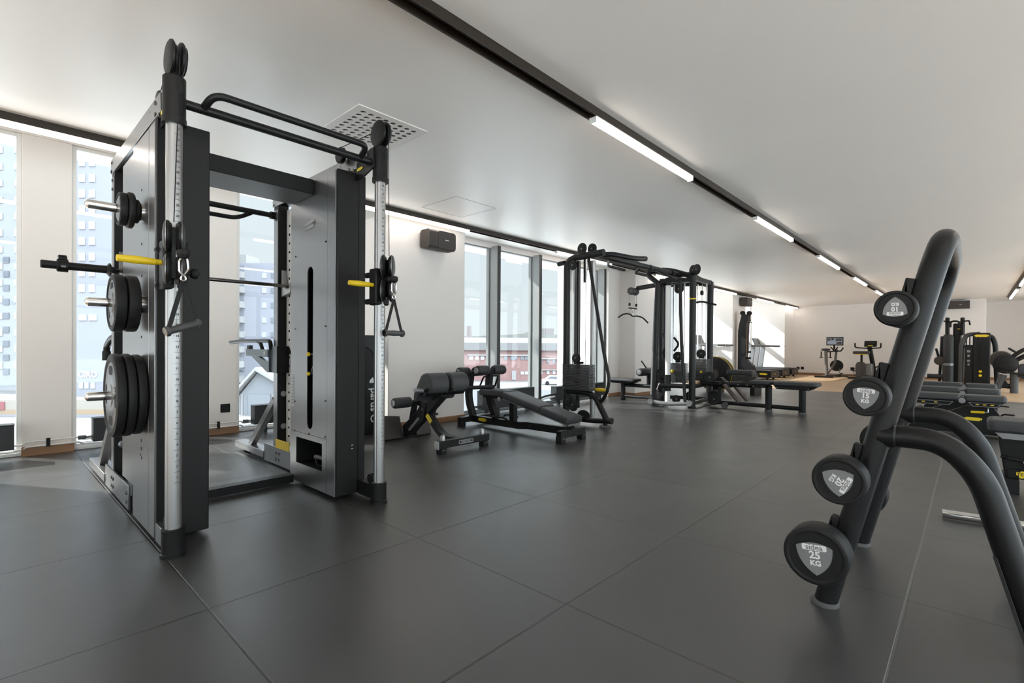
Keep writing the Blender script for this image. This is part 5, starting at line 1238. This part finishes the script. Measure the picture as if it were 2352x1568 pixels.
for px_ in (2176, 2211):
    c = PQ(px_, 742); s_ = -1 if px_ > 2200 else 1
    G().tube([c+V((.1, 0, -.35)), c+V((.05, 0, 0)), c+V((0, 0, .16))], .05, 10, bend=.08).out('arm_lever', 'black_coat', q_)
    G().tube([c+V((0, 0, .02)), c+V((-.1, s_*-.16, .06)), c+V((-.1, s_*-.26, .04)), c+V((-.1, s_*-.26, -.12))], .022, 8, bend=.05).out('press_grip', 'black_matte', q_)
    G().tube([c+V((0, 0, .05)), c+V((-.05, s_*.14, .07)), c+V((-.05, s_*.16, -.06))], .02, 8, bend=.03).out('press_grip', 'black_matte', q_)
c = PQ(2158, 828)
G().lathe(c-V((.1, 0, 0)), (1, 0, 0), [(0, .10), (.02, .13), (.2, .13)], 18).out('pivot_drum', 'speaker_brown', q_)
G().bar(c, V((XQ, p0.y, c.z)), .14, .14).out('pivot_arm', 'black_coat', q_)
G().tube([PQ(2150, 800), c], .03, 8).out('lever', 'black_coat', q_)
G().tube([PQ(2164, 772), (XQ, PQ(2158, 820).y, .02)], .035, 10).out('rear_post', 'black_coat', q_)
G().cyl((XQ, PQ(2130, 820).y, .22), (XQ, PQ(2170, 820).y, .22), .07, 14).out('foot_roll', 'leather', q_)
# seated machine at the right edge
XE = 16.8
def PE(a, b_): return aX(a, b_, XE)
e_ = thing('leg_curl_machine', (17, PE(2335, 900).y, 0), 'black seated leg machine with round cam cut by the right edge', 'strength machine')
c = PE(2309, 836)
G().lathe(c-V((.06, 0, 0)), (1, 0, 0), [(0, .05), (0, .20), (.02, .23), (.10, .23), (.12, .20), (.12, .05)], 28).out('cam_disc', 'black_coat', e_)
c2 = c+V((.2, .06, .10)); G().lathe(c2, (1, 0, 0), [(0, .2), (.1, .22), (.2, .2)], 24).out('rear_cam', 'speaker_brown', e_)
G().tube([c, PE(2330, 815), PE(2352, 802), PE(2375, 798)], .045, 12, bend=.2).out('curved_arm', 'black_coat', e_)
G().tube([c+V((0, -.1, -.02)), PE(2335, 826), PE(2375, 808)], .05, 12, bend=.2).out('lower_arm', 'black_coat', e_)
G().tube([PE(2316, 799), PE(2338, 812)], .025, 10).out('lever_grip', 'rubber_black', e_)
p0 = PE(2346, 838); pad((XE, p0.y-.25, p0.z-.15), (0, 0, 1), (0, -1, 0), .36, .60, .16, .08).out('seat_pad', 'leather', e_)
G().bar(PE(2293, 852), PE(2370, 862), .25, .05).out('leg_rest', 'black_coat', e_, bevel=.02)
lg = PE(2329, 900).y
G().cyl((XE, lg, 0), (XE, lg, PE(2329, 858).z), .075, 16).out('front_leg', 'plastic_grey', e_)
G().tube([PE(2305, 860), PE(2290, 892)], .07, 14).out('slanted_leg', 'plastic_grey', e_)
G().cyl((XE+.02, PE(2292, 820).y, .16), (XE+.02, lg, .16), .06, 14).out('tie_tube', 'black_coat', e_)
G().tube([PE(2303, 868), PE(2318, 892)], .03, 10).out('link', 'black_coat', e_)
tag(G().tube([aX(2218, 875, 17.5), aX(2250, 876, 17.5), aX(2290, 882, 17.5)], .028, 12).out('straight_bar', 'steel_dark'), 'slim steel bar resting across the machine base behind the bench row', 'bar') if False else None

# black panel with vertical lettering by the pier
t = thing('equipment_locker', (2.95, 5.35, 0), 'tall black cabinet with white vertical lettering behind the right rack tower', 'cabinet')
bd = G().box((2.60, 5.16, .01), (3.235, 5.55, 1.16)).out('body', 'black_coat', t, bevel=.006)
g = G().text('parus O', .125, (3.155, 5.1585, .335), (0, 0, -1), (1, 0, 0), bold=.002); g.out('lettering', 'white_ink', bd, flat=True)
G().prism([(0, 0), (.10, 0), (.05, .05), (.05, .05), (0, .12)], (3.10, 5.1585, .60), (1, 0, 0), (0, 0, 1), .001).out('emblem', 'white_ink', bd)
G().lathe((2.95, 5.158, .82), (0, -1, 0), [(0, .24), (.004, .24), (.006, .225), (.002, .22)], 40).out('ring', 'rubber_black', bd)
for xx in (2.62, 3.16): G().box((xx, 5.2, 0), (xx+.05, 5.5, .012)).out('foot', 'rubber_black', t)

# ================================================================== OUTSIDE
mat('bounce_ground', (.86, .85, .83), .8, var=.05, vscale=.5)
mat('asphalt', (0.217, 0.213, 0.209), .8, var=.06, vscale=.3)
mat('red_wall', (0.266, 0.157, 0.147), .8, var=.06, vscale=2)
mat('roof_pale', (0.191, 0.186, 0.184), .7, var=.10, vscale=1.5)
mat('tower_grey', (0.300, 0.310, 0.320), .7, var=.05, vscale=.5)
mat('tower_violet', (0.270, 0.275, 0.310), .7, var=.04, vscale=.5)
mat('pale_wall', (0.323, 0.319, 0.315), .7)
mat('house_grey', (0.218, 0.231, 0.251), .7, var=.04)
mat('far_window', (0.420, 0.430, 0.450), .25)
mat('far_window_dark', (0.170, 0.185, 0.215), .2)
mat('fence_cream', (0.328, 0.298, 0.260), .7)
mat('fence_orange', (0.328, 0.245, 0.167), .7)
mat('hill_green', (0.205, 0.205, 0.185), .9, var=.15, vscale=.6)
mat('brick_far', (0.210, 0.180, 0.180), .8)
mat('red_sign', (0.281, 0.099, 0.106), .6)
GZ = -4.9
structure(G().box((-80, 7.5, GZ-.2), (200, 32, GZ)).out('ground_bounce_front', 'bounce_ground'))  # nearest ground, out of view, made pale to bounce light onto the ceiling
structure(G().box((-80, 32, GZ-.2), (200, 260, GZ)).out('ground_street', 'asphalt'))
RH = V((math.sin(YAW), -math.cos(YAW), 0)); FH = V((math.cos(YAW), math.sin(YAW), 0)); ZU = V((0, 0, 1))
def O(px_, d): return FH*d+RH*((px_-1176)/FPX*d)
def zz(py_, px_, d): return CAMZ+d*((CY-py_)+ROLL*(px_-1176)+PIT*FPX)/FPX
def bld(name, lab, cat, p0, p1, ytop, d, dep, m, ybot=None):
    c = O((p0+p1)/2, d); zt = zz(ytop, (p0+p1)/2, d)
    t = thing(name, (c.x, c.y, GZ), lab, cat)
    a, b_ = O(p0, d), O(p1, d); w = (b_-a).length
    G().prism([(0, GZ), (w, GZ), (w, zt), (0, zt)], (a.x, a.y, 0), RH, ZU, -dep).out('walls', m, t)
    return t, a, d
def pane(t, px0, py0, px1, py1, d, m='far_window', nm='window', off=.15):
    a = O(px0, d); wd = (px1-px0)/FPX*d; z0, z1 = zz(py1, px0, d), zz(py0, px0, d)
    a = a-FH*.02
    w = G().prism([(0, z0), (wd, z0), (wd, z1), (0, z1)], (a.x, a.y, 0), RH, ZU, off*.6).out(nm, m, t)
    return w
# tall tower at the far left
t, a, d = bld('office_tower', 'tall grey office tower outside at the left edge', 'building', -260, 58, -300, 62, 20, 'tower_grey')
for r in range(15):
    for x in (-2, 34) if r % 1 == 0 else ():
        pane(t, x, 300+38*r, x+9, 315+38*r, 62)
for r in range(9): pane(t, 8, 590+32*r, 22, 604+32*r, 62, 'far_window_dark')
# violet block with the lettering
t, a, d = bld('office_block', 'violet grey office block outside with white lettering low on its front', 'building', 140, 330, 150, 56, 18, 'tower_violet')
for r in range(9):
    for x in (182, 205): pane(t, x, 365+36*r, x+14, 383+36*r, 56)
for x in (182, 205): pane(t, x, 722, x+18, 736, 56)
for x in (183, 196, 210): pane(t, x, 878, x+9, 892, 56, 'far_window')
c = O(203, 56)-FH*.1; ztx = zz(860, 203, 56)
w = G().text('CIRO', .92, (c.x, c.y, ztx), RH, ZU, bold=.03).out('sign_lettering', 'white_paint', t, flat=True)
# apartment block
t, a, d = bld('apartment_building', 'violet apartment building with balconies and stepped roof seen through the rack', 'building', 470, 655, 604, 75, 16, 'tower_violet')
G().prism([(0, 0), (3, 0), (3, 1.6), (0, 1.6)], (O(520, 76).x, O(520, 76).y, zz(606, 520, 75)), RH, ZU, -4).out('roof_block', 'pale_wall', t)
for r in range(9):
    y = 625+34*r
    pane(t, 541, y, 563, y+14, 75, 'pale_wall', 'balcony', 1.6)
    pane(t, 545, y-14, 560, y, 75, 'far_window_dark')
    pane(t, 602, y+2, 612, y+14, 75); pane(t, 622, y+2, 630, y+14, 75, 'far_window_dark')
# gabled house
d = 42; c = O(590, d)
t = thing('gabled_house', (c.x, c.y, GZ), 'pale gabled house outside below the apartment building', 'house')
a = O(540, d); wd = (682-540)/FPX*d; ze = zz(905, 600, d); za = zz(853, 600, d)
G().prism([(0, GZ), (wd, GZ), (wd, ze), (wd*.38, za), (0, ze-.6)], (a.x, a.y, 0), RH, ZU, -8).out('walls', 'house_grey', t)
rf = G()
for (q0, q1) in (((-.5, ze-.75), (wd*.38, za+.1)), ((wd*.38, za+.1), (wd+.4, ze-.1))):
    rf.prism([(q0[0], q0[1]), (q1[0], q1[1]), (q1[0], q1[1]+.28), (q0[0], q0[1]+.28)], (a.x-FH.x*.6, a.y-FH.y*.6, 0), RH, ZU, -9.2)
rf.out('roof', 'pale_wall', t)
for x in (556, 628): pane(t, x, 905, x+3, 990, d, 'pale_wall', 'wall_batten')
pane(t, 572, 905, 622, 990, d, 'house_grey', 'gate')
# fences at the left
for nm, lab, p0, p1, d in (('site_fence', 'cream and orange site fence outside at the far left', -60, 57, 40), ('site_fence', 'cream and orange site fence outside below the white lettering', 120, 300, 40)):
    c = O((p0+p1)/2, d); t = thing(nm, (c.x, c.y, GZ), lab, 'fence'); a = O(p0, d); wd = (p1-p0)/FPX*d; m0 = (p0+p1)/2
    for y0, y1, m, n2 in ((918, 940, 'fence_cream', 'upper_panel'), (940, 952, 'fence_orange', 'lower_panel'), (952, 1000, 'tower_violet', 'base_wall')):
        z1, z0 = zz(y0, m0, d), max(GZ, zz(y1, m0, d)); G().prism([(0, z0), (wd, z0), (wd, z1), (0, z1)], (a.x, a.y, 0), RH, ZU, -.2).out(n2, m, t)
    if p0 < 0:
        pane(t, -40, 922, 12, 940, d, 'red_sign', 'red_panel')
# red building
d = 85
t, a, d = bld('red_building', 'long red low building with pale roof outside the right windows', 'building', 960, 1420, 802, 85, 12, 'red_wall')
c0 = O(950, d)-FH*.6; wd = (1430-950)/FPX*d; z0, z1 = zz(803, 1180, d), zz(786, 1180, d); z2 = zz(775, 1180, d)
rf = G()
A_ = [V((c0.x, c0.y, z0)), V((c0.x, c0.y, z1-.2))]
for (p, zlo, f, zhi) in ((0, z0-.1, 0, z1-.1), (0, z1-.1, 3.0, z2+.0)):
    o1 = c0+FH*f*0; rf.b.faces.new([rf.b.verts.new(v) for v in (V((o1.x, o1.y, zlo)), V((o1.x, o1.y, zlo))+RH*wd, V((o1.x, o1.y, zhi))+RH*wd+FH*f, V((o1.x, o1.y, zhi))+FH*f)])
rf.b.faces.new([rf.b.verts.new(v) for v in (V((c0.x, c0.y, z2+.0))+FH*3, V((c0.x, c0.y, z2+.0))+RH*wd+FH*3, V((c0.x, c0.y, z0))+RH*wd+FH*13, V((c0.x, c0.y, z0))+FH*13)])
rf.out('roof', 'roof_pale', t)
for xs, y0, y1 in (((1078, 1092, 1104, 1116, 1158, 1172, 1180, 1196, 1206), 818, 826), ((1196, 1206), 853, 860)):
    for x in xs: w = pane(t, x, y0, x+8, y1, d, 'far_window' if x < 1110 or y0 > 840 else 'far_window_dark')
for x in (1240, 1256, 1270, 1281): pane(t, x, 826, x+6, 834, d, 'far_window_dark'); pane(t, x, 851, x+6, 859, d, 'far_window')
pane(t, 1074, 813.5, 1224, 816.5, d, 'pale_wall', 'ledge', .5); pane(t, 1230, 822, 1330, 824.5, d, 'pale_wall', 'ledge', .5); pane(t, 1230, 848, 1330, 850, d, 'pale_wall', 'ledge', .5)
pane(t, 1176, 851, 1186, 872, d, 'pale_wall', 'door'); pane(t, 960, 877, 1420, 884, d, 'tower_violet', 'plinth')
t, a, d = bld('brick_house', 'distant brick block on the hill behind the red building', 'building', 1224, 1272, 754, 130, 10, 'brick_far')
pane(t, 1236, 765, 1268, 772, 130, 'far_window_dark')
d = 125; c = O(1190, d); g = G(); P = [(960, 776), (1060, 773), (1100, 772), (1130, 770), (1165, 769), (1200, 766), (1225, 758), (1250, 766), (1290, 768), (1420, 770)]
a = O(960, d); g.prism([((p-960)/FPX*d, zz(y, 1180, d)) for p, y in P]+[((1420-960)/FPX*d, GZ), (0, GZ)], (a.x, a.y, 0), RH, ZU, -20)
tag(g.out('hill', 'hill_green'), 'low pale hill on the horizon behind the red building', 'hill'); bpy.data.objects['hill']['kind'] = 'structure'
c = O(1077, 110); tag(G().lathe((c.x, c.y, GZ), (0, 0, 1), [(0, .8), (zz(749, 1077, 110)-GZ, .55)], 12).out('chimney', 'brick_far'), 'tall thin chimney behind the red building', 'chimney')
c = O(1277, 76)
t = thing('car', (c.x, c.y, GZ), 'white car parked in front of the red building', 'car')
P = [(-2.0, .25), (2.0, .25), (2.05, .7), (1.3, .85), (.7, 1.4), (-.9, 1.42), (-1.6, .9), (-2.05, .8)]
G().prism(P, (c.x, c.y, GZ), RH, ZU, -1.7).out('body', 'white_paint', t, bevel=.05)
G().prism([(.62, 1.33), (-.8, 1.35), (-1.3, .95), (1.05, .9)], (c.x-FH.x*.01, c.y-FH.y*.01, GZ), RH, ZU, .02).out('side_window', 'far_window_dark', t)
for q in (-1.3, 1.3): G().lathe(V((c.x, c.y, GZ+.32))+RH*q-FH*.02, FH, [(0, .2), (0, .32), (.2, .32)], 16).out('wheel', 'rubber_black', t)

# ================================================================== LIGHT
w = bpy.data.worlds.new('sky'); sc.world = w; w.use_nodes = True; nt = w.node_tree; bg = nt.nodes['Background']
tc = nt.nodes.new('ShaderNodeTexCoord'); sp = nt.nodes.new('ShaderNodeSeparateXYZ'); nt.links.new(tc.outputs['Generated'], sp.inputs[0])
cr = nt.nodes.new('ShaderNodeValToRGB'); nt.links.new(sp.outputs['Z'], cr.inputs[0])
e = cr.color_ramp.elements
e[0].position = 0.0; e[0].color = (.335, .350, .358, 1); e[1].position = .30; e[1].color = (.315, .345, .365, 1)
q = e.new(.42); q.color = (1.35, 1.45, 1.55, 1)
q = e.new(.75); q.color = (.80, .88, .98, 1)
q = e.new(1.0); q.color = (.75, .86, 1.0, 1)
# sky brightened behind the camera, added as fill light for the room
my = nt.nodes.new('ShaderNodeMapRange'); my.inputs['From Min'].default_value = .15; my.inputs['From Max'].default_value = -.5
my.inputs['To Min'].default_value = SKY; my.inputs['To Max'].default_value = SKY*BACK_FILL; nt.links.new(sp.outputs['Y'], my.inputs['Value'])
nt.links.new(cr.outputs[0], bg.inputs['Color']); nt.links.new(my.outputs[0], bg.inputs['Strength'])
sl = bpy.data.lights.new('sun', 'SUN'); sl.energy = SUN; sl.angle = .012; sl.color = (1.0, .95, .88)
so = bpy.data.objects.new('sun', sl); C.objects.link(so)
so.rotation_euler = V((.51, -.86, -.705)).to_track_quat('-Z', 'Y').to_euler()
so.location = (-5, 20, 15)
# unseen pale ground, added to bounce light in through the side windows
g = G()
for b_ in (((-60, -45, -.5), (60, YB-.3, -.35)), ((-60, YB-.3, -.5), (XB-.3, 6.9, -.35))): g.box(*b_)
structure(g.out('ground_bounce_back', 'bounce_ground'))
g = G().box((-10, 6.95, 4.6), (3.9, 10.0, 4.8)); structure(g.out('sun_blocker', 'pale_wall'))  # unseen slab added outside to cut the sun patch short indoors
